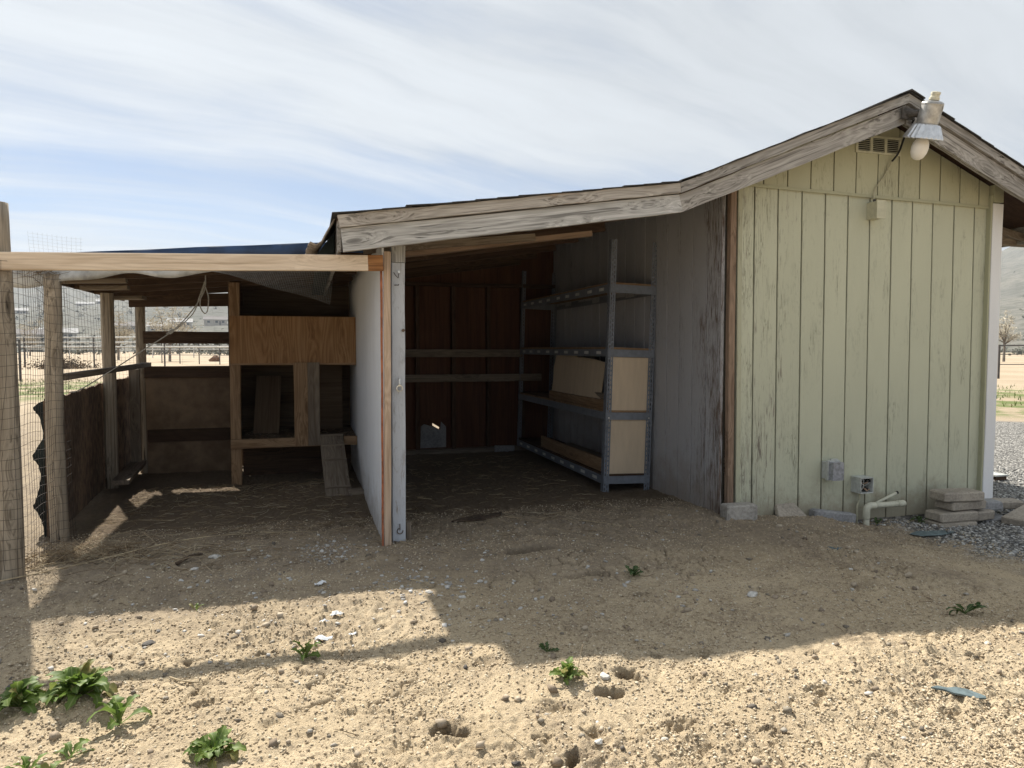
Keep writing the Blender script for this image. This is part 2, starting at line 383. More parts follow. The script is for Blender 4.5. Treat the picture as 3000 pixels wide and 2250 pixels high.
# burrows (x, y, rx, ry, depth) and paw prints, holes dug into the dirt
HOLES = [(1.42, 4.34, .10, .042, .30), (1.28, 4.02, .11, .046, .34), (1.56, 3.92, .034, .028, .2), (1.57, 3.14, .032, .028, .3), (1.118, 2.357, .040, .036, .34),
         (1.013, 2.25, .036, .026, .28), (.753, 1.93, .034, .028, .30), (.41, 2.20, .040, .024, .18), (.45, 2.16, .028, .020, .14), (-.17, 2.95, .05, .016, .12), (1.47, 3.50, .045, .025, .2),
         (1.36, 3.52, .09, .03, .03), (.62, 2.60, .10, .05, .02), (.80, 2.22, .05, .04, .035), (.86, 2.05, .03, .03, .03), (2.25, 3.05, .10, .04, .02), (2.72, 2.95, .12, .05, .022)]
for cx, cy, s_ in ((1.148, 1.985, 1.1), (1.416, 1.875, .8), (1.72, 2.035, .9), (1.49, 2.44, 1.0), (1.30, 2.46, .7), (.70, 2.05, .7), (2.05, 1.80, .8), (2.5, 2.1, .7), (1.9, 2.3, .6), (.1, 2.05, .7), (-.35, 2.55, .8)):
    HOLES.append((cx, cy, .030*s_, .022*s_, .032))
    for k in range(4):
        a = .5 + k*.62; HOLES.append((cx + .052*s_*math.cos(a), cy + .045*s_*math.sin(a), .0165*s_, .013*s_, .030))
MOUNDS = [(1.36, 4.17, .20, .10, .05), (1.30, 3.78, .35, .18, .03), (1.0, 2.45, .22, .14, .03), (2.6, 2.25, .9, .35, .035), (3.55, 4.30, .28, .10, .05), (.55, 3.35, .5, .25, .025), (-.9, 4.3, .5, .3, .02), (-.76, 2.68, .2, .12, .03), (.15, 6.2, .35, .3, .05)]
def gh(x, y, detail=True):
    x = np.asarray(x, float); y = np.asarray(y, float)
    z = -.135*sstep(3.05, 4.2, x)*sstep(1.2, 3.6, y)
    near = np.exp(-((np.hypot(x-1, y-3)/14.)**2))
    inside = ((x > .46) & (y > 4.7) | (x < .44) & (x > -1.5) & (y > 4.8)).astype(float)
    z = z + near*(.016*vnoise(x*1.3, y*1.3, 1) + .010*vnoise(x*3.4, y*3.4, 2))
    if not detail: return z
    k = near
    # crumbly crust, finer towards the camera
    lump = vnoise(x*9, y*9, 3); patch = sstep(-.2, .35, vnoise(x*1.1+5, y*1.4, 12))
    soft = 1-.5*inside
    z = z + k*soft*(.0050*lump + (.0072*vnoise(x*19, y*19, 4) + .0080*vnoise(x*38, y*38, 5) + .0055*vnoise(x*70, y*70, 13))*(.45+.85*patch))
    clod = np.maximum(0, vnoise(x*13, y*13, 6)-.34)*patch
    z = z + k*.034*clod
    pit = np.maximum(0, vnoise(x*10, y*12, 14)-.45)
    z = z - k*.035*pit
    cr = np.abs(vnoise(x*2.6+.25*vnoise(x*9, y*9, 8), y*2.6+.25*vnoise(x*9, y*9, 9), 7)); cm = sstep(-.05, .3, vnoise(x*.9, y*.9, 10))
    z = z - k*cm*.024*np.exp(-(cr/.018)**2)
    cr2 = np.abs(vnoise(x*6.1, y*6.1, 11)); z = z - k*cm*.010*np.exp(-(cr2/.04)**2)
    wbx = vnoise(x*16, y*16, 15)+.5*vnoise(x*40, y*40, 16); wby = vnoise(x*16, y*16, 17)+.5*vnoise(x*40, y*40, 18)
    for cx, cy, rx, ry, d in HOLES:
        if rx > .028: q = ((x-cx+.026*wbx)/rx)**2 + ((y-cy+.020*wby)/ry)**2
        else: q = ((x-cx)/rx)**2 + ((y-cy)/ry)**2
        m = q < 9
        if m.any():
            qq = q[m] if q.shape else q
            z = z.copy(); z[m] = z[m] - d*np.exp(-qq**2.0) + .10*min(d, .06)*np.exp(-((np.sqrt(qq)-1.5)/.4)**2)
    for cx, cy, rx, ry, h in MOUNDS:
        z = z + h*np.exp(-((x-cx)/rx)**2 - ((y-cy)/ry)**2)
    return z
def gz(x, y): return float(gh(np.array([x]), np.array([y]), False)[0])
def gzd(x, y): return float(gh(np.array([x]), np.array([y]))[0])
def graded(parts, lo, hi, grow=1.16):
    xs = [parts[0][0]]
    for a, b, s_ in parts:
        n = max(1, int(round((b-a)/s_))); xs += [a + (b-a)*(i+1)/n for i in range(n)]
    s_ = parts[-1][2]; x = xs[-1]
    while x < hi: s_ *= grow; x += s_; xs.append(x)
    s_ = parts[0][2]; x = xs[0]; pre = []
    while x > lo: s_ *= grow; x -= s_; pre.append(x)
    return np.array(pre[::-1] + xs)
gx = graded([(-1.7, 3.3, .0074), (3.3, 6.2, .02)], -3500, 3500)
gy = graded([(1.32, 3.0, .0066), (3.0, 4.6, .0105), (4.6, 8.4, .026)], -400, 4500)
XX, YY = np.meshgrid(gx, gy); ZZ = gh(XX.ravel(), YY.ravel())
nx, ny = len(gx), len(gy)
me = bpy.data.meshes.new('ground')
me.vertices.add(nx*ny); me.vertices.foreach_set('co', np.stack([XX.ravel(), YY.ravel(), ZZ], 1).ravel())
ii = (np.arange(ny-1)[:, None]*nx + np.arange(nx-1)[None, :]).ravel()
fc = np.stack([ii, ii+1, ii+nx+1, ii+nx], 1).astype(np.int32)
me.loops.add(fc.size); me.loops.foreach_set('vertex_index', fc.ravel())
me.polygons.add(len(fc)); me.polygons.foreach_set('loop_start', np.arange(0, fc.size, 4, dtype=np.int32))
me.update(calc_edges=True); me.polygons.foreach_set('use_smooth', np.ones(len(fc), bool))
def ground_mat():
    m, g, b = newmat('dirt')
    p = g.n('NewGeometry').outputs['Position']; s = g.n('SeparateXYZ', {0: p}); X, Y = s.outputs[0], s.outputs[1]
    n0 = g.noise(p, .9, 4, .6); n1 = g.noise(p, 5., 5, .6); n2 = g.noise(p, 38., 4, .65); n3 = g.noise(p, 170., 3, .7)
    c = g.mix(g.sm(n0, .35, .68), (.50, .398, .262), (.60, .49, .335))
    c = g.mix(g.sm(n1, .40, .70, 0., .5), c, (.40, .315, .215))
    c = g.mix(g.sm(n2, .50, .72, 0., .5), c, (.27, .21, .145))
    c = g.mix(g.sm(n3, .52, .66, 0., .6), c, (.74, .635, .47))
    c = g.mix(g.sm(g.noise(p, 300., 2, .6), .60, .68, 0., .65), c, (.12, .10, .08))
    dk = g.math('MULTIPLY', g.sm(g.noise(p, 62., 3, .6, .6), .58, .66), g.sm(n1, .35, .6))
    c = g.mix(g.math('MULTIPLY', dk, .7), c, (.14, .11, .083))
    dist = g.math('MULTIPLY', g.sm(g.noise(p, 1.7, 6, .68, .5), .52, .66), g.sm(n2, .36, .6))
    c = g.mix(g.math('MULTIPLY', dist, .55), c, (.225, .175, .128))
    coop_soil_shade = g.math('MULTIPLY', g.sm(g.math('ADD', Y, g.math('MULTIPLY', g.math('SUBTRACT', g.noise(p, 1.1, 5, .65), .5), 2.6)), 2.5, 4.4), g.sm(g.math('ADD', g.math('MULTIPLY', n2, .6), g.math('MULTIPLY', n1, .5)), .30, .62, .35, 1.))  # browner soil by the coop, with darkness of the shaded ground painted in
    c = g.mix(g.math('MULTIPLY', coop_soil_shade, .82), c, (.25, .205, .158))
    sub = g.n('Attribute', attribute_name='hole_soil_shade').outputs['Fac']      # shade of burrows and cracks painted in, plus darker thrown-out soil
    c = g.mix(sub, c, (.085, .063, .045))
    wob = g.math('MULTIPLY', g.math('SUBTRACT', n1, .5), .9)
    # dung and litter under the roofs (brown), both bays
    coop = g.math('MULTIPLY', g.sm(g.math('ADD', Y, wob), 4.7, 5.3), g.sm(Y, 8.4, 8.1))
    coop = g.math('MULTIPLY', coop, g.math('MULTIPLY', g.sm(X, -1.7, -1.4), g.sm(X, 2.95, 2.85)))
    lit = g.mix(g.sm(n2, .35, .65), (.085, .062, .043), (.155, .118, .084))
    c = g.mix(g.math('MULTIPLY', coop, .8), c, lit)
    # gravel yard to the right of the shed
    d = g.math('ADD', g.math('ADD', X, g.math('MULTIPLY', Y, .0)), wob)
    gr = g.math('MULTIPLY', g.sm(d, 4.05, 4.5), g.sm(g.math('ADD', Y, g.math('MULTIPLY', X, .8)), 19.7, 20.3, 1., 0.))
    gr = g.math('MULTIPLY', gr, g.sm(g.math('ADD', Y, g.math('MULTIPLY', wob, .6)), 2.7, 3.5))
    vor = g.n('TexVoronoi', {'Vector': p, 'Scale': 42.}, feature='F1')
    gcol = g.n('SeparateColor', {0: vor.outputs['Color']}).outputs[0]
    gc = g.mix(gcol, (.12, .12, .12), (.58, .56, .52)); gc = g.mix(g.sm(vor.outputs['Distance'], .3, .7, 0., .8), gc, (.07, .068, .062))
    c = g.mix(gr, c, gc)
    # far: paddock sand with thin green
    far = g.sm(g.n('VectorMath', {0: p}, operation='LENGTH').outputs['Value'], 10., 22.)
    fcol = g.mix(g.sm(g.noise(p, .12, 5, .6), .35, .65), (.46, .38, .28), (.37, .295, .21))
    c = g.mix(g.math('MULTIPLY', far, g.math('SUBTRACT', 1., gr)), c, fcol)
    gL = g.math('MULTIPLY', g.sm(Y, 17., 21.), g.sm(Y, 30.5, 27.)); gL = g.math('MULTIPLY', gL, g.sm(X, -1., -4.))
    dR = g.math('ADD', g.math('MULTIPLY', X, .777), g.math('MULTIPLY', Y, .629))
    gR = g.math('MULTIPLY', g.math('MULTIPLY', g.sm(dR, 16.5, 18.), g.sm(dR, 30., 27.)), g.sm(X, 8., 10.))
    gm = g.math('MULTIPLY', g.math('MAXIMUM', gL, gR), g.sm(g.noise(p, .8, 5, .65), .40, .55))
    c = g.mix(g.math('MULTIPLY', gm, .85), c, (.115, .165, .05))
    g.nt.links.new(c, b.inputs['Base Color']); b.inputs['Roughness'].default_value = .97; b.inputs['Specular IOR Level'].default_value = .1
    hh = g.math('ADD', g.math('MULTIPLY', n3, .7), g.math('MULTIPLY', n2, .6))
    hh = g.math('ADD', hh, g.math('MULTIPLY', g.noise(p, 420., 2, .6), .3))
    hh = g.mix(gr, hh, g.math('MULTIPLY', vor.outputs['Distance'], -2.))
    bp = g.n('Bump', {'Height': hh, 'Strength': .9, 'Distance': .012}); g.nt.links.new(bp.outputs[0], b.inputs['Normal'])
    return m
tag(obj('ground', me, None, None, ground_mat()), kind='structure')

hole_soil_shade = np.zeros(nx*ny); fx, fy = XX.ravel(), YY.ravel()
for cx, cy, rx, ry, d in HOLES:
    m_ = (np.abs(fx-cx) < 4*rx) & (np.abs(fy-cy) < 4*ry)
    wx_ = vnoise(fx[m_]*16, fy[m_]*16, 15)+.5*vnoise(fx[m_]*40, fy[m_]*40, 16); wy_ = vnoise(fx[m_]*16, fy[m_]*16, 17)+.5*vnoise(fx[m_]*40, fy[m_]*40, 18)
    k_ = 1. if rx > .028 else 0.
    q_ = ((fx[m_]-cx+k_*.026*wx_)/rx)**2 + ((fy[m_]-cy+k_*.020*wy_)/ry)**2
    hole_soil_shade[m_] = np.maximum(hole_soil_shade[m_], np.clip(np.exp(-(q_*.8)**2.2), 0, 1)*min(1, d/.09) + .35*np.exp(-q_*.35)*(d > .1))
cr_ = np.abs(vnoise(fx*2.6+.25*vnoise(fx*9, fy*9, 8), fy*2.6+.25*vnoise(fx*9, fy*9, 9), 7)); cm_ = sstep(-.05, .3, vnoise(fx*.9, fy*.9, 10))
hole_soil_shade = np.maximum(hole_soil_shade, .8*cm_*np.exp(-(cr_/.014)**2)*(np.abs(vnoise(fx*3.3, fy*3.3, 19)) > .12)); cr_ = np.abs(vnoise(fx*6.1, fy*6.1, 11)); hole_soil_shade = np.maximum(hole_soil_shade, .55*cm_*np.exp(-(cr_/.022)**2)*(vnoise(fx*2.3, fy*2.3, 20) > .1))
hole_soil_shade *= (np.hypot(fx-1, fy-3) < 7)
at_ = me.attributes.new('hole_soil_shade', 'FLOAT', 'POINT'); at_.data.foreach_set('value', np.clip(hole_soil_shade, 0, 1).astype(np.float32))
# hills round the valley (heights in degrees above the eye follow the ridge line in the photograph)
def ridge(az):      # az in degrees from the view axis
    return np.interp(az, [-75, -45, -36, -32, -26, -18, -6, 10, 24, 33, 36, 42, 60, 80], [3.2, 3.3, 3.7, 4.3, 5.2, 5.8, 5.4, 5.0, 5.2, 6.4, 7.1, 7.6, 6.5, 5.])
AZ = np.linspace(-78, 82, 260); RD = np.array([260, 300, 350, 420, 500, 590, 690, 800, 920, 1040, 1150, 1260, 1400, 1700, 2300])
av, rv = np.meshgrid(AZ, RD)
pk = ridge(av); t = np.clip((rv-240)/(1150-240), 0, 1.)
prof = t**1.35*(1-.25*np.clip((rv-1200)/1100, 0, 1))
hz = np.tan(np.radians(pk))*1150*prof
wx = np.sin(np.radians(av+16.1))*rv; wy = np.cos(np.radians(av+16.1))*rv
hz = hz*(1 + .16*vnoise(wx/160, wy/160, 21)*np.clip(t*1.5, 0, 1) + .05*vnoise(wx/45, wy/45, 22)) - 1.0*(rv < 265)
def hz_at(az, r):
    t = min(max((r-240)/910., 0), 1); x = math.sin(R(az+16.1))*r; y = math.cos(R(az+16.1))*r
    a = np.array([x]), np.array([y])
    h = math.tan(R(float(ridge(az))))*1150*t**1.35
    h *= 1 + .16*float(vnoise(a[0]/160, a[1]/160, 21)[0])*min(1, t*1.5) + .05*float(vnoise(a[0]/45, a[1]/45, 22)[0])
    return x, y, h
na = len(AZ)
v = np.stack([wx.ravel(), wy.ravel(), hz.ravel()], 1).tolist()
f = [(i*na+j+1, i*na+j, (i+1)*na+j, (i+1)*na+j+1) for i in range(len(RD)-1) for j in range(na-1)]
def hill_mat():
    m, g, b = newmat('hill_scrub')
    p = g.n('NewGeometry').outputs['Position']
    c = g.mix(g.sm(g.noise(p, .012, 6, .6), .35, .65), (.205, .195, .17), (.155, .152, .137))
    c = g.mix(g.sm(g.noise(p, .10, 5, .7), .45, .62), c, (.115, .117, .10))
    c = g.mix(g.sm(g.noise(p, .35, 3, .7), .52, .60, 0., .7), c, (.11, .112, .09))
    g.nt.links.new(c, b.inputs['Base Color']); b.inputs['Roughness'].default_value = 1; b.inputs['Specular IOR Level'].default_value = 0
    return m
tag(obj('hills', mesh('hills', v, f, True), None, None, hill_mat()), kind='structure')

# ------------------------------------------------------------------ the shed with its open lean-to
TX = [-.5, .176, 2.34, 4.149, 5.95]; TZ = [1.873, 1.972, 2.29, 3.031, 2.286]
def T(x): return float(np.interp(x, TX, TZ))
def poly_board(name, pts, y0, y1, mat, parent, ang=0., jit=.0012, seg=.16):
    """board outline in the X-Z plane, extruded y0..y1; local X turned by ang so that the grain follows it"""
    P = []
    n = len(pts)
    for i in range(n):
        a = Vector(pts[i]); b = Vector(pts[(i+1) % n]); L = (b-a).length; k = max(1, int(L/seg))
        nn = Vector((-(b-a).y, (b-a).x)).normalized() if L > 0 else Vector((0, 0))
        for j in range(k):
            q = a + (b-a)*(j/k)
            if j: q += nn*rng.uniform(-jit, jit)
            P.append((q.x, q.y))
    o = Vector((pts[0][0], y0, pts[0][1]))
    M = Matrix.Translation(o) @ Matrix.Rotation(-ang, 4, 'Y'); Mi = M.inverted()
    mb = MB().prism(P, y0, y1); v = [tuple(Mi @ Vector(p)) for p in mb.v]
    return obj(name, mesh(name, v, mb.f), parent, M, mat)

shed = thing('shed', (2.9, 4.5, 0), 'weathered green wooden shed with gable roof and open lean-to bay', 'shed')
# front wall
def trimz(x): return 2.394 - (x-2.976)*.0186
fw = MB().prism([(2.985, -.2), (5.285, -.2), (5.285, T(5.285)-.03), (4.149, 3.0), (2.985, T(2.985)-.03)], 4.517, 4.53).build('front_wall', m_backing, shed)
GXS = [2.985, 3.126, 3.325, 3.530, 3.735, 3.938, 4.139, 4.344, 4.540, 4.740, 4.951, 5.156, 5.285]
for i in range(12):
    a = GXS[i] + .0064; b = GXS[i+1] - .0064
    lean = -.012
    zb = -.20 if a < 3.9 else -.105 + rng.uniform(-.004, .004)
    poly_board('siding_board', [(a+.008, zb), (b+.008, zb), (b+lean, trimz(b)), (a+lean, trimz(a))], 4.488 + rng.uniform(0, .001), 4.516, m_green, fw)
UXS = [2.99, 3.178, 3.38, 3.58, 3.782, 3.981, 4.18, 4.376, 4.578, 4.777, 4.974, 5.169, 5.28]
for i in range(12):
    a = UXS[i] + .0056; b = UXS[i+1] - .0056
    pts = [(a, trimz(a)+.004), (b, trimz(b)+.004), (b, T(b)-.05)] + ([(4.149, 2.98)] if a < 4.149 < b else []) + [(a, T(a)-.05)]
    if pts[2][1] - pts[1][1] < .01: continue
    poly_board('gable_board', pts, 4.474 + rng.uniform(0, .001), 4.5155, m_green_up, fw)
poly_board('flashing_strip', [(3.0, trimz(3.0)-.016), (5.285, trimz(5.285)-.016), (5.285, trimz(5.285)+.006), (3.0, trimz(3.0)+.006)], 4.466, 4.4735, m_greentrim, fw)
MB().box((3.0, 4.508, -.35), (5.285, 4.60, -.112)).build('foundation', m_conc, shed)
for q in (4.45, 4.62): MB().box((q, 4.49, -.135), (q+.05, 4.507, -.108)).build('foundation_block', m_conc, shed)
# corners
bar('corner_stud', (2.951, 4.505, -.15), (2.940, 4.505, 2.42), .050, .045, m_cstud, shed, up=(0, 1, 0))
bar('corner_trim', (3.012, 4.483, 0.0), (2.992, 4.483, 2.37), .035, .012, m_ctrim, shed, up=(0, 1, 0))
bar('corner_board', (5.333, 4.455, -.13), (5.343, 4.455, 2.375), .106, .016, m_whitetrim, shed, up=(0, 1, 0))
bar('corner_return', (5.268, 4.472, -.14), (5.278, 4.472, 2.44), .018, .045, m_greentrim, shed, up=(0, 1, 0))
bar('corner_block', (5.335, 4.465, 2.385), (5.336, 4.465, 2.52), .10, .05, m_greentrim, shed, up=(0, 1, 0))
# gable vent with louvres (three bays)
vent = MB().box((3.965, 4.462, 2.684), (4.378, 4.4735, 2.70)).box((3.965, 4.462, 2.802), (4.378, 4.4735, 2.822))
for a, b in ((3.965, 3.985), (4.095, 4.118), (4.228, 4.25), (4.36, 4.378)): vent.box((a, 4.4625, 2.70), (b, 4.4735, 2.802))
vent = vent.build('gable_vent', m_boxp, shed)
for a, b in ((3.985, 4.095), (4.118, 4.228), (4.25, 4.36)):
    MB().box((a, 4.4722, 2.70), (b, 4.4732, 2.802)).build('vent_dark', m_blackpl, vent)  # black sheet standing in for the darkness behind the louvres
    for k in range(7):
        z = 2.7045 + k*.0142
        MB().prism([(4.463, z), (4.4715, z+.006), (4.4715, z+.008), (4.463, z+.0025)], a, b, 'X').build('louvre', m_boxp, vent)
# side wall facing the lean-to
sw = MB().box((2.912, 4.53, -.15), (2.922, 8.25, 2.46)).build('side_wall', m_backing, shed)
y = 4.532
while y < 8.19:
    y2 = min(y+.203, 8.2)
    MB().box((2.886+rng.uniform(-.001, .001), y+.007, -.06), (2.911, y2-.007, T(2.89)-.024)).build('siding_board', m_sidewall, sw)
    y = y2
MB().box((5.27, 4.52, -.2), (5.285, 8.3, 2.45)).build('far_side_wall', m_greentrim, shed)
MB().prism([(2.985, -.2), (5.285, -.2), (5.285, T(5.285)-.05), (4.149, 2.98), (2.985, T(2.985)-.05)], 8.25, 8.27).build('rear_wall', m_greentrim, shed)
# rear wall of the lean-to: red-brown panels, studs, rails
bw = MB().prism([(.2, 1.95), (2.9, 1.95), (2.9, T(2.9)-.01), (2.34, 2.28), (.2, T(.2)-.01)], 8.205, 8.24).build('bay_rear_wall', m_darkred, shed)
edges = [.30, .80, 1.22, 1.64, 2.06, 2.48, 2.94]
for i in range(6):
    a, b = edges[i]+.003, edges[i+1]-.003
    if i == 2:   # the damaged panel: a patch at its foot with a slit of daylight
        MB().box((a, 8.205, .40), (b, 8.222, 1.95)).build('panel', m_darkred, bw)
        o_ = [(a, .03), (b, .03), (b, .40), (a, .40)]; s_ = [(1.40, .315), (1.475, .272), (1.482, .293), (1.398, .345)]
        mb = MB()
        for j in range(4):
            k = (j+1) % 4; mb.prism([o_[j], o_[k], s_[k], s_[j]], 8.205, 8.222)
        mb.build('torn_panel', m_darkred, bw)
        pz = [(1.256, .055), (1.557, .058), (1.558, .30), (1.50, .36), (1.49, .262), (1.385, .31), (1.30, .335), (1.262, .31)]
        MB().prism(pz, 8.190, 8.203).build('patch', m_concgrey, bw)
    else: MB().box((a, 8.205+rng.uniform(0, .002), .03), (b, 8.222, 1.95)).build('panel', m_darkred, bw)
for x in (.80, 1.22, 1.64, 2.06, 2.48): bar('stud', (x, 8.16, .03), (x, 8.16, 1.95), .042, .085, m_dark, bw, up=(0, 1, 0))
bar('rail', (.46, 8.09, 1.163), (2.46, 8.09, 1.160), .036, .089, m_bare_grey, bw)
bar('rail', (.46, 8.09, .874), (2.70, 8.09, .872), .036, .086, m_bare_grey, bw)
bar('top_plate', (.46, 8.15, 1.95), (2.88, 8.15, 1.96), .089, .042, m_dark, bw)
bar('sill', (.46, 8.12, .0), (2.55, 8.12, .01), .12, .09, m_bare_grey, bw)
# partition between bay and coop, with its end stud and the painted post
pt = MB().prism([(4.345, -.05), (7.9, -.02), (7.9, 1.985), (4.345, 1.84)], .440, .452, 'X').build('partition', m_partition, shed)
bar('panel_edge', (.4305, 4.342, -.03), (.4365, 4.342, 1.77), .013, .012, m_rededge, pt, up=(0, 1, 0))
bar('end_stud', (.462, 4.355, -.05), (.470, 4.36, 1.80), .042, .04, m_redstud, pt, up=(0, 1, 0), jit=.002)
for y in (5.2, 6.0, 6.8, 7.6): bar('stud', (.497, y, 0), (.497, y, 1.82), .04, .085, m_dark, pt, up=(1, 0, 0))
gp = bar('gate_post', (.540, 4.47, -.05), (.548, 4.47, 1.745), .082, .085, m_greypost, shed, up=(0, 1, 0))
bar('post_block', (.549, 4.47, 1.748), (.549, 4.47, 1.85), .086, .088, m_fascia, shed, up=(0, 1, 0))
MB().tube([(.552, 4.425, 1.69), (.552, 4.418, 1.69)], .009, 8).build('bolt', m_bolt, gp)
MB().tube([(.575, 4.425, 1.33), (.575, 4.415, 1.33)], .010, 8).build('bolt', m_screw, gp)
MB().tube([(.52, 4.425, 1.685), (.528, 4.40, 1.665), (.545, 4.405, 1.65), (.552, 4.42, 1.68)], .0022, 5).build('wire_hook', m_wire, gp)
MB().tube([(.525, 4.425, 1.608), (.530, 4.40, 1.606), (.546, 4.40, 1.606), (.548, 4.41, 1.612)], .003, 5).build('wire_hook', m_wire, gp)
MB().tube([(.547, 4.42, 1.03), (.547, 4.405, 1.03), (.547, 4.402, 1.0), (.547, 4.405, .985)], .006, 6).build('eye_hook', m_bolt, gp)
MB().tube([(.547+.018*math.cos(a), 4.402, .972+.018*math.sin(a)) for a in [i*.62832 for i in range(11)]], .005, 6, False).build('ring', m_bolt, gp)
MB().tube([(.546+.018*math.cos(a), 4.423, .075+.018*math.sin(a)) for a in [i*.5+1.9 for i in range(10)]], .003, 6, False).tube([(.545, 4.423, .12), (.545, 4.42, .08)], .003, 5).build('ring', m_screw, gp)
bar('stake', (.605, 4.47, -.05), (.600, 4.47, .115), .04, .045, m_bare_grey, shed, up=(0, 1, 0), bev=.012)
# roof
roof = MB().add([], [])
for k in range(1, 4):
    a, b = TX[k], TX[k+1]; ya, yb = 4.20, 8.45
    za, zb = TZ[k]-.006, TZ[k+1]-.006
    roof.prism([(a, za-.016), (b, zb-.016), (b, zb), (a, za)], ya, yb)
roof = roof.build('roof', m_deck, shed)
def fasc(name, x0, x1, o0, o1, u0, u1, y0, y1, mat, trim0=0, trim1=0):
    """fascia strip: upper edge T-o, lower edge T-u at both ends"""
    ang = math.atan2(T(x1)-T(x0), x1-x0)
    return poly_board(name, [(x0+trim0, T(x0)-u0), (x1+trim1, T(x1)-u1), (x1, T(x1)-o1), (x0, T(x0)-o0)], y0, y1, mat, roof, ang, jit=.0022, seg=.10)
fasc('fascia_board', .196, 2.341, .075, .072, .205, .182, 4.190, 4.228, m_fascia, .012, .028)
fasc('fascia_board', 2.342, 4.148, .073, .071, .183, .205, 4.191, 4.229, m_fascia_d, .028, -.012)
fasc('fascia_board', 4.150, 5.95, .071, .071, .206, .19, 4.190, 4.228, m_fascia_d, .0, -.03)
fasc('fascia_trim', .176, 2.339, .0, .0, .067, .064, 4.168, 4.2285, m_fascia_t, .016, .003)
fasc('fascia_trim', 2.341, 4.148, .0, .0, .065, .064, 4.167, 4.2295, m_fascia_d, .003, .0)
fasc('fascia_trim', 4.150, 5.95, .0, .0, .064, .064, 4.168, 4.2285, m_fascia_d, .0, .0)
bar('eave_board', (.190, 4.235, 1.868), (.190, 8.44, 1.868), .022, .19, m_fascia_d, roof)
bar('eave_board', (5.955, 4.2, 2.19), (5.955, 8.44, 2.19), .022, .15, m_fascia_d, roof)
for y in (4.262, 4.85, 5.45, 6.05, 6.65, 7.25, 7.85):
    bar('rafter', (.21, y, T(.21)-.075), (2.36, y, T(2.36)-.075), .038, .09, m_cstud if y < 4.5 else m_dark, roof)
    if y < 4.5: bar('rafter', (2.34, y, T(2.34)-.075), (2.88, y, T(2.88)-.075), .038, .09, m_bare, roof)
bar('purlin', (.36, 4.72, 1.855), (1.55, 4.80, 2.00), .036, .05, m_bare_grey, roof)
bar('purlin', (.60, 4.98, 1.86), (2.05, 4.98, 2.075), .06, .04, m_cstud, roof)
for y in (4.26, 5.4, 6.4, 7.4): bar('rafter', (5.30, y, T(5.3)-.075), (5.94, y, T(5.94)-.075), .038, .09, m_bare_grey, roof)
bar('lookout', (5.30, 4.79, 2.155), (6.4, 4.79, 2.150), .05, .09, m_bare_grey, roof)
bar('lookout_plank', (5.30, 4.72, 2.30), (6.1, 4.72, 2.14), .04, .06, m_bare_grey, roof)
def shingles(x0, x1):
    L = math.hypot(x1-x0, T(x1)-T(x0)); n = int(L/.145); s = 1 if T(x1) > T(x0) else -1
    for i in range(n+1):
        # each course laps the one below it
        t0 = i/(n+1.); t1 = min(1.0, (i+1.25)/(n+1.))
        if s < 0: t0, t1 = 1-t0, 1-t1
        xa, xb = x0+(x1-x0)*t0, x0+(x1-x0)*t1
        za, zb = T(xa)+.003, T(xb)+.001
        mb = MB(); m = 7; vs = []
        for j in range(m):
            yy = 4.152+(8.46-4.152)*j/(m-1) + (rng.uniform(-.012, .006) if j == 0 else 0)
            lift = rng.uniform(0, .007)**1.0*(rng.random() < .5) if j == 0 else rng.uniform(0, .002)
            dr = rng.uniform(-.004, .004)
            vs += [(xa+dr, yy, za+lift), (xb, yy, zb+lift*.5), (xb, yy, zb+.005+lift*.5), (xa+dr, yy, za+.007+lift)]
        fs = [(0, 1, 2, 3) if s < 0 else (3, 2, 1, 0)]
        for j in range(m-1):
            for q in range(4): fs.append((j*4+q, j*4+(q+1) % 4, (j+1)*4+(q+1) % 4, (j+1)*4+q))
        b = (m-1)*4; fs.append((b, b+1, b+2, b+3))
        mb.add(vs, fs); mb.build('shingle_course', m_shingle, roof)
shingles(.15, 2.34); shingles(2.34, 4.149); shingles(4.149, 5.97)
MB().prism([(4.03, 3.0), (4.149, 3.046), (4.27, 3.0), (4.27, 3.008), (4.149, 3.058), (4.03, 3.008)], 4.145, 8.46).build('ridge_cap', m_shingle, roof)
# curled roofing at the left eave
fl = [(.205, 2.0), (.176, 1.995), (.150, 1.945), (.125, 1.885), (.098, 1.838), (.062, 1.816), (.022, 1.829)]
mb = MB(); vs = []
for j in range(6):
    yy = 4.33+.12*j
    for i, (a, b) in enumerate(fl): vs.append((a+rng.uniform(-.004, .004)-.006*j*(i > 2), yy, b+rng.uniform(-.004, .004)))
n = len(fl); fs = [(j*n+i, j*n+i+1, (j+1)*n+i+1, (j+1)*n+i) for j in range(5) for i in range(n-1)]
mb.add(vs, fs); o = mb.build('curled_roofing', m_felt, roof, smooth=True)
sol = o.modifiers.new('thick', 'SOLIDIFY'); sol.thickness = .009
MB().prism([(.06, 1.78), (.17, 1.78), (.17, 1.93)], 4.5, 7.9).build('eave_closer', m_blackfab, roof)

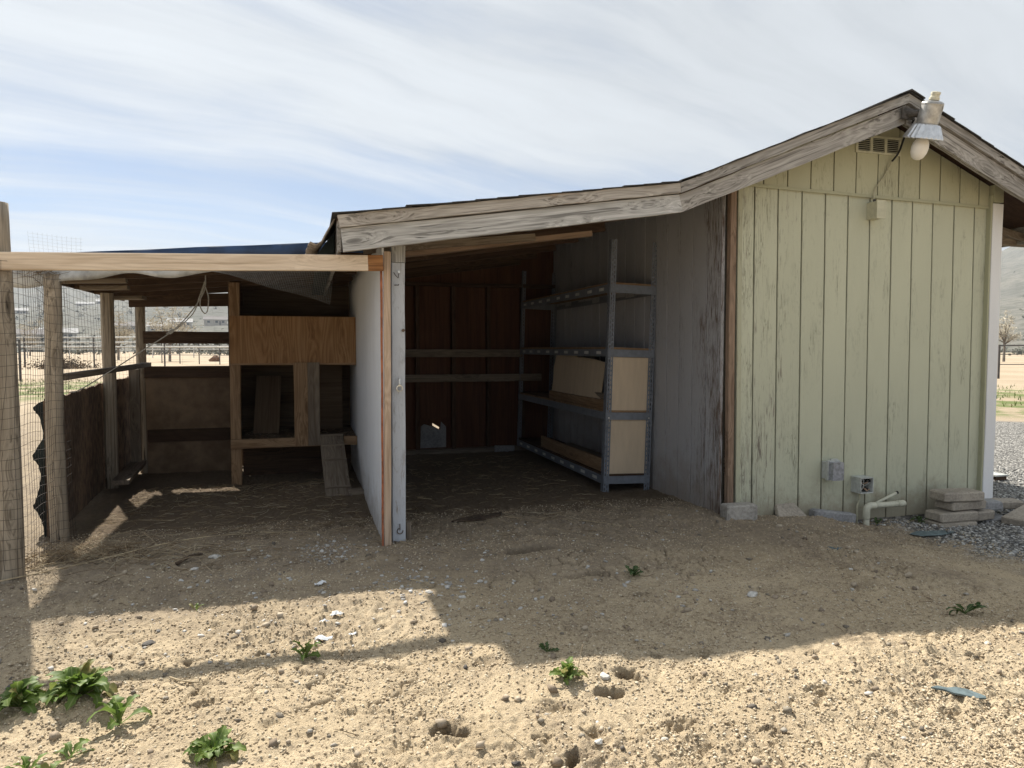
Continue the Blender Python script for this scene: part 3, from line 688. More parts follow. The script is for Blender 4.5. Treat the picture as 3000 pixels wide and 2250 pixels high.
# ------------------------------------------------------------------ chicken coop and run
coop = thing('chicken_coop', (-.6, 5.5, 0), 'open chicken coop of round posts and plywood beside the shed', 'chicken coop')
def RT(x): return 1.93 + .082*x            # coop roof top
log('corner_post', (-1.553, 4.305, -.1), (-1.560, 4.300, 1.97), .098, .084, m_post, coop, 18, wob=.007)
log('post', (-1.527, 5.08, -.1), (-1.520, 5.06, 1.68), .056, .047, m_post, coop, 12)
bar('post', (-1.640, 6.84, -.1), (-1.637, 6.84, 1.69), .094, .09, m_post, coop, up=(0, 1, 0), bev=.02, jit=.003)
log('post', (-1.535, 7.6, -.1), (-1.535, 7.6, 1.70), .046, .042, m_post, coop, 10)
bar('short_post', (-1.578, 7.47, .14), (-1.577, 7.47, 1.02), .092, .04, m_bare_grey, coop, up=(0, 1, 0))
bm = bar('front_beam', (-2.35, 4.205, 1.637), (.352, 4.297, 1.722), .038, .0915, m_beam, coop, jit=.0008)
bar('beam_end', (.3522, 4.297, 1.722), (.441, 4.300, 1.725), .0386, .092, m_beam_rust, coop, jit=.0004)
bar('top_rail', (-1.49, 5.10, 1.035), (-1.47, 7.55, 1.062), .05, .042, m_bare_grey, coop)
# back wall: panel, rails, window gap
bk = MB().box((-1.5, 7.56, -.03), (-.70, 7.572, .97)).build('back_wall', m_ply_back, coop)
MB().box((-1.49, 7.535, -.03), (-.72, 7.548, .305)).build('panel', m_ply_back, bk)
MB().box((-1.49, 7.535, .31), (-.72, 7.552, .43)).build('panel', m_dark, bk)
bar('rail', (-1.50, 7.53, .990), (-.70, 7.53, .988), .036, .115, m_dark, bk)
bar('rail', (-1.50, 7.53, 1.323), (-.70, 7.53, 1.322), .036, .117, m_dark, bk)
bar('header', (-1.62, 7.53, 1.672), (-.60, 7.53, 1.70), .04, .125, m_dark, bk)
MB().box((-.745, 7.55, 0), (-.66, 7.57, 1.75)).build('panel', m_ply_dull, bk)
# left side sheets
for (xa, a), (xb, b), z0_ in (((-1.592, 5.13), (-1.706, 6.86), .885), ((-1.708, 6.88), (-1.630, 7.66), .915)):
    L = math.hypot(xb-xa, b-a); n = int(L/.025); top = [(L*i/n, z0_+.03*(i/n)+.006*math.sin(i*.5)+rng.uniform(-.006, .006)) for i in range(n, -1, -1)]
    M = Matrix.Translation((xa, a, 0)) @ Matrix.Rotation(math.atan2(b-a, xb-xa), 4, 'Z')
    MB().prism([(0, -.03), (L, -.03)] + top, 0, .016).build('side_sheet', m_osb, coop, M=M)
bench = bar('bench_plank', (-1.49, 6.46, .115), (-1.575, 7.55, .115), .13, .038, m_bare_grey, coop)
# roof of the coop
for y in (5.20, 5.75, 6.3, 6.85, 7.42): bar('rafter', (-1.74, y, RT(-1.74)-.062), (.42, y, RT(.42)-.062), .038, .089, m_dark, coop)
for i in range(7):
    y0 = 5.14+i*.40; bar('roof_board', (-1.76+rng.uniform(-.02, .02), y0+.2, RT(-1.76)-.010), (.425, y0+.2, RT(.425)-.010), .385, .013, m_deck, coop)
bar('eave_strip', (-1.745, 5.16, RT(-1.74)-.06), (-1.745, 7.9, RT(-1.74)-.055), .02, .085, m_dark, coop)
bar('cleat', (-1.62, 5.42, 1.665), (-1.18, 5.44, 1.68), .09, .03, m_bare_grey, coop)
bar('cleat', (-1.62, 6.05, 1.672), (-1.30, 6.05, 1.68), .10, .03, m_bare_grey, coop)
bar('cleat', (-1.66, 7.02, 1.66), (-1.38, 7.0, 1.668), .13, .03, m_bare_grey, coop)
# nest box house
nest = MB().box((-.70, 7.80, 0), (.44, 7.82, 1.88)).build('nest_house', m_ply_dull, coop)
bar('corner_post', (-.622, 6.782, -.05), (-.612, 6.782, 1.80), .088, .06, m_bare, nest, up=(0, 1, 0))
MB().box((-.655, 6.735, 1.085), (.437, 6.748, 1.507)).build('front_panel', m_ply, nest)
bar('ledge', (-.655, 6.762, 1.086), (.436, 6.762, 1.080), .05, .03, m_bare, nest)
bar('floor_rail', (-.660, 6.73, .366), (.105, 6.73, .363), .034, .082, m_bare, nest)
bar('floor_rail', (.318, 6.73, .366), (.436, 6.73, .364), .034, .080, m_bare, nest)
bar('front_board', (-.058, 6.708, .330), (-.058, 6.708, 1.09), .118, .018, m_bare, nest, up=(0, 1, 0))
bar('front_board', (.054, 6.709, .332), (.055, 6.709, 1.09), .104, .018, m_bare_grey, nest, up=(0, 1, 0))
MB().box((-.66, 6.75, .375), (.436, 7.79, .392)).build('floor', m_ply_dull, nest)
MB().box((-.668, 6.80, .40), (-.655, 7.80, 1.85)).build('side_panel', m_ply_dull, nest)
MB().box((.12, 7.40, .40), (.34, 7.42, 1.08)).build('inner_panel', m_ply_dull, nest)
bar('inner_ramp', (-.385, 7.15, .40), (-.37, 7.50, .94), .235, .018, m_ply_dull, nest, up=(0, -1, 1))
MB().box((-.60, 7.2, 0), (.40, 7.22, .30)).build('skirt', m_dark, nest)
bar('foot_block', (.31, 5.98, .02), (.43, 6.0, .02), .10, .06, m_bare_grey, coop)

# chicken ramp
rp = thing('chicken_ramp', (.22, 6.3, 0), 'grey plank ramp with cleats leaning from coop floor to dirt', 'ramp')
bar('plank', (.236, 5.915, .006), (.205, 6.74, .412), .208, .020, m_bare_grey, rp, seg=.1)
for t in (.12, .55, .80, .985):
    p = Vector((.236, 5.915, .022)).lerp(Vector((.205, 6.74, .428)), t)
    bar('cleat', (p.x-.10, p.y, p.z), (p.x+.105, p.y, p.z), .022, .014, m_bare_grey, rp, up=(0, -.44, .9))

# wire netting: a grid of wires following a path on plan
def netting(name, path, z0, z1, sp_h, sp_v, r, mat, parent, bulge=.02, seed=1, ztop=None, step=.06):
    q = random.Random(seed); pts = [Vector(p) for p in path]
    ls = [0.]
    for i in range(1, len(pts)): ls.append(ls[-1] + (pts[i]-pts[i-1]).length)
    L = ls[-1]; ph = [q.uniform(0, 6) for _ in range(8)]
    def at(s, z):
        s = min(max(s, 0), L); k = 0
        while k < len(ls)-2 and s > ls[k+1]: k += 1
        p = pts[k].lerp(pts[k+1], (s-ls[k])/(ls[k+1]-ls[k])); d = (pts[k+1]-pts[k]).normalized(); nrm = Vector((-d.y, d.x))
        b = bulge*(math.sin(s*3.1+z*2.2+ph[0])*.6 + math.sin(z*5.3+ph[1]+s)*.35 + math.sin(s*9+z*3+ph[2])*.15)
        sh = .02*math.sin(z*3.1+ph[3]) + .008*math.sin(z*9+s*4+ph[4])
        p2 = p + nrm*b + d*sh
        return (p2.x, p2.y, z + .012*math.sin(s*4.2+ph[5]) + .006*math.sin(s*11+z*5+ph[6]))
    mb = MB(); n = max(2, int((z1-z0)/step)); m = max(2, int(L/step))
    s = 0.
    while s <= L:
        mb.tube([at(s, z0+(z1-z0)*i/n) for i in range(n+1)], r, 3, False); s += sp_v*q.uniform(.96, 1.04)
    z = z0
    while z <= z1:
        mb.tube([at(L*i/m, z) for i in range(m+1)], r, 3, False); z += sp_h*q.uniform(.97, 1.03)
    return mb.build(name, mat, parent)
netting('wire_netting', [(-1.60, 4.19), (-1.455, 4.215), (-1.445, 4.34), (-1.51, 4.99), (-1.455, 5.01), (-1.455, 5.14)], .0, 1.66, .053, .052, .0011, m_wire, coop, .012, 3)
netting('wire_netting', [(-1.60, 5.12), (-1.70, 6.85), (-1.60, 7.66)], .92, 1.70, .052, .105, .0010, m_wire, coop, .02, 5, step=.12)
netting('wire_netting', [(-1.5, 7.68), (-.72, 7.66)], 1.05, 1.62, .045, .30, .0006, m_wirel, coop, .006, 8, step=.12)
netting('wire_netting', [(-1.47, 4.62), (-1.20, 4.62)], 1.72, 1.87, .02, .024, .0004, m_wirel, coop, .006, 9)
# loose hardware cloth sagging under the roof edge
def cloth_pt(u, v): return (-.62+.80*u-.03*v, 4.98-.05*v, 1.735 - v*(.02+.205*u**1.3) + .008*math.sin(u*9))
mb = MB()
for i in range(75): mb.tube([cloth_pt(i/74, k/5) for k in range(6)], .0011, 3, False)
for k in range(14): mb.tube([cloth_pt(i/20, k/13) for i in range(21)], .0008, 3, False)
mb.build('hanging_netting', m_wirel, coop)
mb = MB()
for i in range(46):
    x = -.28+i*.0135; z = 1.70 + (x+.28)*.034
    mb.tube([(x, 4.31, z), (x+rng.uniform(-.006, .006), 4.315, z+.028+rng.uniform(0, .012))], .0009, 3, False)
for k in range(3): mb.tube([(-.28, 4.312, 1.716+k*.010), (.33, 4.317, 1.737+k*.010)], .0008, 3, False)
mb.build('netting_edge', m_wirel, coop)
# nests of dry grass caught under the eave
mb = MB()
for i in range(420):
    a = rng.uniform(0, 6.28); p = Vector((-1.60+rng.gauss(0, .07), 5.12+rng.gauss(0, .06), 1.705+rng.gauss(0, .026)))
    d = Vector((math.cos(a), math.sin(a), rng.uniform(-.5, .3)))*rng.uniform(.02, .07)
    mb.tube([p-d, p+d], .0014, 3, False)
tag(mb.build('twig_clump', m_straw_d, None), 'clump of dry twigs stuck under the left corner of coop roof', 'twigs')

# tarp over the coop roof, and the faded strip hanging at its front
def tarp():
    nx_, ny_ = 46, 22; vs = []
    for j in range(ny_+1):
        for i in range(nx_+1):
            u = i/nx_; v = j/ny_; x = -1.80+2.20*u; y = 5.10+2.75*v
            z = RT(x) + .007 + .004*float(vnoise(np.array([x*2.3]), np.array([y*2.3]), 31)[0])
            z = max(z, RT(x)+.003)
            if j == 0: y, z = 5.095+.012*math.sin(x*14), RT(x)-.075+.012*math.sin(x*9)
            if j == 1: y = 5.088
            vs.append((x, y, z))
    fs = [(j*(nx_+1)+i, j*(nx_+1)+i+1, (j+1)*(nx_+1)+i+1, (j+1)*(nx_+1)+i) for j in range(ny_) for i in range(nx_)]
    o = MB().add(vs, fs).build('blue_tarp', m_tarp, None, smooth=True)
    o.modifiers.new('t', 'SOLIDIFY').thickness = .002
    return tag(o, 'dark blue tarp spread over the roof of the chicken coop', 'tarp')
tarp()
vs = []; nx_ = 70
for j in range(6):
    for i in range(nx_+1):
        u = i/nx_; x = -1.76+1.30*u; drop = .118 + .022*math.sin(u*8.5+.6) + .010*math.sin(u*21) - .07*max(0, (u-.72)/.28)**1.5
        vs.append((x, 5.078 - .03*math.sin(j/5*2.2) - .012*math.sin(u*17+j*.6), RT(x)-.055 - drop*(j/5)))
fs = [(j*(nx_+1)+i, j*(nx_+1)+i+1, (j+1)*(nx_+1)+i+1, (j+1)*(nx_+1)+i) for j in range(5) for i in range(nx_)]
o = MB().add(vs, fs).build('faded_cover', m_tarpgrey, None, smooth=True); o.modifiers.new('t', 'SOLIDIFY').thickness = .003
tag(o, 'faded grey plastic strip hanging along front edge of coop roof', 'plastic sheet')

# dark ground cloth rolled along the outside of the run
mb = MB(); prof = [(-.03, -1.628), (.10, -1.642), (.17, -1.668), (.21, -1.690), (.26, -1.672), (.38, -1.645), (.47, -1.652), (.53, -1.686), (.58, -1.660), (.66, -1.622), (.78, -1.640), (.835, -1.672), (.87, -1.645), (.885, -1.61)]
def cat(P, k=5):
    out = []
    for i in range(len(P)-1):
        a, b, c, d = (Vector(P[max(i-1, 0)]), Vector(P[i]), Vector(P[i+1]), Vector(P[min(i+2, len(P)-1)]))
        for j in range(k):
            t = j/k; q_ = .5*((2*b)+(c-a)*t+(2*a-5*b+4*c-d)*t*t+(3*b-a-3*c+d)*t**3); out.append((q_.x, q_.y))
    return out + [P[-1]]
prof = cat(prof)
vs = []
for j, dy in enumerate((0, .02, .25, .8, 1.6)):
    for z, x in prof: vs.append((x-.02*j*(j > 1)+rng.uniform(-.003, .003), 5.15+dy, z))
n = len(prof); fs = [(j*n+i, j*n+i+1, (j+1)*n+i+1, (j+1)*n+i) for j in range(4) for i in range(n-1)]
fs.append(tuple(range(n)))
mb.add(vs, fs); tag(mb.build('ground_cloth', m_blackfab, None), 'crumpled black fabric hung outside the run, bulging past the thin post', 'fabric')
bar('edge_batten', (-1.600, 5.14, -.05), (-1.594, 5.14, .90), .026, .02, m_dark, coop, up=(0, 1, 0))

# rope slung from the rafter to the side wall
def cord(pts, r, n=5, k=6):
    P = [Vector(p) for p in pts]; out = []
    for i in range(len(P)-1):
        a, b, c, d = P[max(i-1, 0)], P[i], P[i+1], P[min(i+2, len(P)-1)]
        for j in range(k):
            t = j/k; out.append(.5*((2*b)+(c-a)*t+(2*a-5*b+4*c-d)*t*t+(3*b-a-3*c+d)*t**3))
    out.append(P[-1]); return out
mb = MB()
mb.tube(cord([(-.687, 5.5, 1.74), (-.700, 5.5, 1.62), (-.80, 5.5, 1.46), (-.912, 5.5, 1.341), (-1.093, 5.5, 1.212), (-1.30, 5.5, 1.068), (-1.50, 5.5, .935), (-1.56, 5.5, .92)], .004), .0042, 6)
mb.tube(cord([(-.690, 5.495, 1.70), (-.730, 5.49, 1.58), (-.77, 5.49, 1.47), (-.86, 5.49, 1.375), (-.915, 5.495, 1.34), (-.95, 5.49, 1.322)], .004), .004, 6)
mb.tube(cord([(-.687, 5.495, 1.70), (-.722, 5.48, 1.56), (-.718, 5.48, 1.50), (-.695, 5.48, 1.468), (-.676, 5.48, 1.49), (-.668, 5.48, 1.58), (-.690, 5.49, 1.66)], .004), .004, 6)
mb.tube(cord([(-.925, 5.50, 1.362), (-.905, 5.485, 1.34), (-.925, 5.485, 1.322), (-.935, 5.51, 1.335), (-.905, 5.515, 1.352)], .004), .006, 6)
tag(mb.build('rope', m_rope, None, smooth=True), 'grey cord with a hanging loop slung diagonally across the coop', 'rope')

# ------------------------------------------------------------------ shelving in the bay
SM = Matrix.Translation((2.40, 5.53, -.005)) @ Matrix.Rotation(R(1.75), 4, 'Y')
sh = thing('shelving_unit', None, 'tall grey slotted steel shelving against the bay side wall', 'shelving', M=SM)
SL = 2.58
def upright(x, y, sx_, sy_):
    """slotted angle: two flanges with two rows of real slots each"""
    mb = MB(); H = 2.14; wd = .052; t = .002
    def flange(axis, s, y_):
        for a, b in ((0, .012), (.020, .032), (.040, wd)):
            if axis == 'X':
                lo, hi = sorted((x+s*a, x+s*b)); mb.box((lo, y_, 0), (hi, y_+t, H))
            else:
                lo, hi = sorted((y+s*a, y+s*b)); mb.box((x, lo, 0), (x+t, hi, H))
        for r_, (a, b) in enumerate(((.012, .020), (.032, .040))):
            for k in range(53):
                z = k*.0404 + (.02 if r_ else 0)
                if z + .014 > H: continue
                if axis == 'X':
                    lo, hi = sorted((x+s*a, x+s*b)); mb.box((lo, y_, z), (hi, y_+t, z+.014))
                else:
                    lo, hi = sorted((y+s*a, y+s*b)); mb.box((x, lo, z), (x+t, hi, z+.014))
    flange('X', sx_, y if sy_ > 0 else y-t); flange('Y', sy_, y)
    return mb.build('upright', m_steel, sh, M=SM)
upright(0, 0, 1, 1); upright(.432, 0, -1, 1); upright(0, SL, 1, -1); upright(.432, SL, -1, -1)
for z0, z1 in ((.072, .138), (.620, .682), (1.155, 1.217), (1.694, 1.764)):
    d = (1.700-.02, 0) 
    for y_ in (-.004, SL+.001):
        MB().box((.004, y_, z0), (.43, y_+.003, z1)).build('end_beam', m_steel, sh, M=SM)
    fb = MB().box((-.004, .003, z0), (-.001, SL-.003, z1)).box((-.001, .003, z1-.003), (.03, SL-.003, z1)).build('front_beam', m_steel, sh, M=SM)
    MB().box((.433, .003, z0), (.436, SL-.003, z1)).build('rear_beam', m_steel, sh, M=SM)
    MB().box((.006, .006, z1+.001), (.428, SL-.006, z1+.018)).build('shelf_board', m_bare if z0 > .5 else m_dark, sh, M=SM)
    zs = (z0+z1)/2
    for k in range(9):
        if z0 in (.620,): continue
        y_ = .13+k*.275+rng.uniform(-.02, .02)
        MB().box((-.0055, y_, zs-.012), (-.0045, y_+.10, zs+.014)).build('sticker', m_sticker, fb, M=SM)
    for x_ in (.028, .40):
        for dz in (.016, .05): MB().tube([(x_, -.004, z0+dz), (x_, -.009, z0+dz)], .006, 6).build('bolt', m_bolt if (z0 == .62 and dz == .016) else m_steel, sh, M=SM)
for z0, z1 in ((.140, .618), (.684, 1.153)):
    o = MB()
    for a, b, yo in ((.030, .222, .0), (.222, .402, .001)):
        o.add([(a, .010+yo*0, z0), (b, .010, z0), (b, .010, z1), (a, .010, z1), (a, .016, z0), (b, .016, z0), (b, .016, z1), (a, .016, z1)],
              [(0,1,5,4),(3,2,1,0),(1,2,6,5),(2,3,7,6),(3,0,4,7),(4,5,6,7)])
    o.v = [((p[0]-.0004 if abs(p[0]-.222) < 1e-6 else p[0]), p[1]+(.007 if abs(p[0]-.222) < 1e-6 else 0), p[2]) for p in o.v]
    o.build('end_board', m_card, sh, M=SM)
def SP(x, y, z): return SM @ Vector((x, y, z))
# torn sheet of board on the middle shelf
pts = [(0, 0), (.62, .02), (1.30, -.03), (1.31, .33), (1.05, .36), (.80, .375), (.62, .38), (.60, .415), (.45, .41), (.30, .418), (.10, .40), (.03, .415), (.015, .34), (-.012, .28), (.012, .15)]
pp = MB().prism([(-a, b) for a, b in pts][::-1], 0, .006, 'X')
tag(pp.build('torn_board', m_card, None, M=Matrix.Translation((2.475, 7.08, .745)) @ Matrix.Rotation(R(7), 4, 'Y') @ Matrix.Rotation(R(-1), 4, 'X')), 'torn tan board leaning on the third shelf behind a timber', 'board')
for lab, nm, a, b, wd, ht, mt in (
    ('reddish timber lying along front of the third shelf', 'timber', (.05, .10, .735), (.05, 1.55, .735), .04, .09, m_bare),
    ('grey timber offcut resting on top of the third-shelf timber', 'timber', (.07, .12, .81), (.09, .75, .81), .04, .055, m_bare_grey),
    ('long brown timber standing on edge along the bottom shelf', 'timber', (.035, .06, .218), (.035, 1.75, .218), .03, .115, m_bare),
    ('pale short plank across the bottom shelf behind the long timber', 'plank', (.12, .35, .19), (.14, .95, .19), .15, .06, m_bare),
    ('grey plank lying at the back of the bottom shelf', 'plank', (.30, .30, .18), (.28, 1.7, .18), .18, .04, m_bare_grey)):
    tag(bar(nm, SP(*a), SP(*b), wd, ht, mt, None), lab, 'timber')
tag(bar('offcut', (2.11, 8.02, .04), (2.34, 8.04, .03), .06, .075, m_concgrey, None), 'grey block lying on the dirt at foot of the bay rear wall', 'block')
tag(bar('slat', (2.862, 5.60, .80), (2.862, 5.60, 1.02), .016, .05, m_bare, None, up=(0, 1, 0)), 'small yellowish wood scrap wedged between shelving and side wall', 'wood scrap')

# ------------------------------------------------------------------ lamp on the gable
p_top = Vector((4.188, 4.000, 2.918)); p_bot = Vector((4.181, 4.110, 2.592))
ax = (p_bot - p_top).normalized()
LM = Matrix.Translation(p_top) @ ax.to_track_quat('-Z', 'Y').to_matrix().to_4x4()
lamp = thing('yard_light', None, 'aluminium barn light with photocell and bulb mounted at the gable peak', 'light', M=LM)
MB().lathe([(0, .010), (.050, .009), (.068, .0), (.072, -.010), (.0705, -.022), (.071, -.09), (.070, -.135), (.064, -.150), (0, -.150)], n=28).build('housing', m_aludull, lamp, smooth=False, M=LM)
MB().lathe([(.030, .012), (.034, .016), (.034, .032), (.028, .034), (.028, .050), (.031, .052), (.031, .066), (.02, .071), (0, .071)], n=14).build('photocell', m_cell, lamp, M=LM)
mb = MB(); prof = [(.060, -.142), (.083, -.146), (.089, -.152), (.127, -.232), (.130, -.240), (.125, -.240), (.083, -.156), (.05, -.152)]
b = 0; n = 48
for r_, z in prof:
    for j in range(n):
        a = 2*math.pi*j/n; rr = r_ + (.0022 if j % 2 else -.0022)*(.089 <= r_ <= .128)
        mb.v.append((rr*math.cos(a), rr*math.sin(a), z))
mb.f = [(i*n+j, i*n+(j+1) % n, (i+1)*n+(j+1) % n, (i+1)*n+j) for i in range(len(prof)-1) for j in range(n)]
mb.build('reflector', m_alu, lamp, M=LM)
MB().lathe([(.022, -.15), (.024, -.20), (.036, -.235), (.052, -.27), (.057, -.30), (.053, -.335), (.040, -.365), (.020, -.381), (0, -.385)], n=20).build('bulb', m_bulb, lamp, smooth=True, M=LM)
mb = MB()     # paper label on the housing, following its curve
for j in range(5):
    a0 = R(-68+9*j); a1 = R(-68+9*(j+1))
    mb.add([(.0732*math.cos(a), .0732*math.sin(a), z) for a in (a0, a1) for z in (-.022, -.054)], [(0, 1, 3, 2)])
mb.build('label', m_sticker, lamp, M=LM)
mb = MB().tube([(4.13, 4.185, 2.895), (4.14, 4.12, 2.875), (4.16, 4.05, 2.86), (4.17, 4.0, 2.85)], [.04, .026, .028, .03], 10)
mb.box((4.075, 4.150, 2.845), (4.185, 4.166, 2.925)); mb.build('bracket', m_rockd, lamp)
mb = MB().tube(cord([(4.19, 4.16, 2.85), (4.26, 4.30, 2.80), (4.318, 4.42, 2.70), (4.288, 4.455, 2.635)], 0), .0075, 7); lc = mb.build('lamp_cable', m_blackpl, None)
tag(lc, 'thick black cable hanging from barn light past the gable vent', 'cable')
tag(MB().tube(cord([(4.292, 4.455, 2.64), (4.225, 4.46, 2.525), (4.150, 4.46, 2.43), (4.130, 4.455, 2.36), (4.128, 4.44, 2.32)], 0), .0048, 6).build('thin_cable', m_cable, None), 'thin tan cable running down the gable to the painted box', 'cable')
jb = thing('junction_box', (4.13, 4.43, 2.2), 'green-painted junction box high on the shed front wall', 'junction box')
MB().box((4.098, 4.392, 2.192), (4.168, 4.487, 2.318)).build('body', m_boxp, jb)
MB().box((4.092, 4.380, 2.187), (4.174, 4.392, 2.323)).build('cover', m_boxp, jb)
MB().tube([(4.124, 4.44, 2.318), (4.124, 4.44, 2.338)], .012, 8).build('gland', m_rockd, jb)
# weatherproof outlet and the open box below
ob = thing('outlet_box', (3.79, 4.43, .3), 'weatherproof outlet box with clear bubble cover low on green wall', 'outlet box')
MB().box((3.742, 4.435, .236), (3.836, 4.487, .364)).build('body', m_boxgrey, ob)
MB().box((3.735, 4.418, .228), (3.848, 4.435, .378)).box((3.77, 4.42, .378), (3.83, 4.437, .388)).build('frame', m_boxgrey, ob)
MB().prism([(3.748, .232), (3.842, .232), (3.846, .30), (3.842, .368), (3.752, .368)], 4.372, 4.418).build('bubble_cover', m_clear, ob)
op = thing('open_junction_box', (4.06, 4.43, .18), 'open grey junction box with bare wires on green wall', 'junction box')
mb = MB(); x0, x1, z0, z1 = 4.012, 4.130, .118, .238
for a, b in (((x0, 4.385, z0), (x0+.006, 4.487, z1)), ((x1-.006, 4.385, z0), (x1, 4.487, z1)), ((x0+.006, 4.385, z0), (x1-.006, 4.487, z0+.006)), ((x0+.006, 4.385, z1-.006), (x1-.006, 4.487, z1))): mb.box(a, b)
mb.build('body', m_boxgrey, op); MB().box((x0+.006, 4.470, z0+.006), (x1-.006, 4.484, z1-.006)).build('back_plate', m_rockd, op)
for k in range(9):
    p = [(x0+.015+rng.uniform(0, .09), 4.465-.06*t-rng.uniform(0, .01), z0+.012+rng.uniform(0, .095)) for t in (0, .4, .9, .5)]
    MB().tube(cord(p, 0), .004, 5).build('wire', [m_copper, m_blackpl, m_boxgrey][k % 3], op)
tag(MB().tube(cord([(4.06, 4.45, .12), (4.066, 4.455, .06), (4.052, 4.46, .0), (4.056, 4.46, -.16)], 0), .007, 6).build('drop_cable', m_cable, None), 'thin painted cable dropping from the open box to the ground', 'cable')
pv = thing('pvc_pipe', (4.076, 4.40, -.1), 'white plastic pipe with elbow and end cap along shed foot', 'pipe')
MB().tube([(4.078, 4.39, -.22), (4.075, 4.39, -.02)], .0225, 14).build('riser', m_pvc, pv, smooth=True)
MB().tube(cord([(4.075, 4.39, -.075), (4.075, 4.39, -.015), (4.086, 4.39, .012), (4.115, 4.39, .020), (4.15, 4.39, .020)], 0), .0265, 14).build('elbow', m_pvc, pv, smooth=True)
MB().tube([(4.12, 4.39, .020), (4.365, 4.385, .022)], .0215, 14).build('run', m_pvc, pv, smooth=True)
MB().tube([(4.362, 4.385, .022), (4.41, 4.384, .022), (4.425, 4.384, .022), (4.43, 4.384, .022)], [.026, .026, .022, .012], 14).build('cap', m_pvc, pv, smooth=True)
tb = thing('plastic_tube', (4.23, 4.42, .03), 'slim white tube with dark open end rising behind the pipe', 'tube')
MB().tube([(4.12, 4.43, -.005), (4.25, 4.43, .045), (4.39, 4.425, .098)], .011, 10).build('tube', m_pvc, tb, smooth=True)
MB().tube([(4.385, 4.425, .0965), (4.398, 4.4245, .101)], .0125, 10).build('tip', m_blackpl, tb)

# ------------------------------------------------------------------ stones and pavers
def block(name, c, s, mat, rz=0., rx=0., ry=0., chip=.006, cut=None):
    """rough block with chamfers and knocked corners"""
    hx, hy, hz_ = (d/2 for d in s); e = .010; v = []
    for z in (-hz_, -hz_+e, hz_-e, hz_):
        k = e if abs(z) > hz_-e*.5 else 0
        for (x, y) in ((hx-e-k, hy-k), (hx-k, hy-e-k), (hx-k, -hy+e+k), (hx-e-k, -hy+k), (-hx+e+k, -hy+k), (-hx+k, -hy+e+k), (-hx+k, hy-e-k), (-hx+e+k, hy-k)):
            v.append((x+rng.uniform(-chip, chip)*.5, y+rng.uniform(-chip, chip)*.5, z+rng.uniform(-chip, chip)*.35))
    if cut: v = [cut(p) for p in v]
    f = [(i*8+j, i*8+(j+1) % 8, (i+1)*8+(j+1) % 8, (i+1)*8+j)[::-1] for i in range(3) for j in range(8)] + [tuple(range(8)), tuple(24+j for j in range(7, -1, -1))]
    M = Matrix.Translation(c) @ Euler((rx, ry, rz)).to_matrix().to_4x4()
    return obj(name, mesh(name, v, f), None, M, mat)
tag(block('concrete_block', (2.972, 4.41, .02), (.24, .12, .16), m_conc, R(-3)), 'grey concrete block standing at the shed corner', 'block')
tag(block('flat_rock', (3.42, 4.42, -.02), (.31, .04, .21), m_paver, R(3), R(-48), cut=lambda p: (p[0]*(1-.45*(p[2] > 0)), p[1], p[2])), 'tan flat rock leaning against the green wall', 'rock')
tag(block('concrete_slab', (3.80, 4.435, -.075), (.36, .09, .13), m_concgrey, R(-2), 0, R(8)), 'half-buried grey concrete slab along the wall foot', 'slab')
GP = 'pavers piled at the shed corner'
for c, s, rz, ry, lab in (((4.735, 4.255, -.135), (.345, .17, .072), -4, 0, 'bottom paver of the tall stack by the white corner board'),
        ((4.74, 4.25, -.060), (.345, .165, .072), -2, 0, 'second paver up in the tall stack by the corner'),
        ((4.86, 4.28, .014), (.36, .165, .070), 4, 1, 'third paver up, set back under the top one'),
        ((4.80, 4.265, .088), (.36, .170, .072), -3, 1, 'topmost paver of the tall stack'),
        ((5.02, 4.27, -.075), (.20, .15, .072), 6, 0, 'short paver on end right behind the tall stack'),
        ((5.12, 4.33, -.02), (.28, .15, .068), -8, 0, 'grey paver below the white corner board'),
        ((5.19, 4.30, -.145), (.26, .15, .07), 3, 0, 'paver half hidden under the grey one by the corner board'),
        ((5.33, 4.12, -.075), (.40, .17, .075), 14, -9, 'tilted paver lying on top of the right-hand pile'),
        ((5.42, 4.07, -.155), (.40, .17, .075), -6, 0, 'lowest paver of the right-hand pile'),
        ((5.36, 4.40, -.04), (.36, .15, .065), -20, 0, 'paver lying behind the right-hand pile')):
    tag(block('paver', c, s, m_paver if 'grey' not in lab else m_concgrey, R(rz), 0, R(ry)), lab, 'paver', GP)

def rock(name, x, y, s, mat, label, cat='stone', flat=.5, z=None, seed=0, sub=2):
    q = random.Random(seed*91+int(abs(x)*1000)); import bmesh
    bm = bmesh.new(); bmesh.ops.create_icosphere(bm, subdivisions=sub, radius=1)
    ph = [q.uniform(0, 6) for _ in range(6)]
    for v in bm.verts:
        c = v.co; k = 1+.22*math.sin(2.1*c.x+ph[0])*math.cos(2.6*c.y+ph[1])+.15*math.sin(4*c.z+3*c.x+ph[2])+q.uniform(-.09, .09)
        v.co = Vector((c.x*k*s[0], c.y*k*s[1], c.z*k*s[2]))
    me = bpy.data.meshes.new(name); bm.to_mesh(me); bm.free()
    zz_ = gzd(x, y) if z is None else z
    return tag(obj(name, me, None, Matrix.Translation((x, y, zz_+s[2]*.35)) @ Matrix.Rotation(q.uniform(0, 6), 4, 'Z'), mat), label, cat)
def shard(name, x, y, pts, th, mat, label, cat, rz=0., rx=0., ry=0., lift=.004):
    mb = MB().prism(pts, -th/2, th/2, 'Z')
    M = Matrix.Translation((x, y, gzd(x, y)+lift+th/2)) @ Euler((rx, ry, rz)).to_matrix().to_4x4()
    return tag(mb.build(name, mat, None, M=M), label, cat)
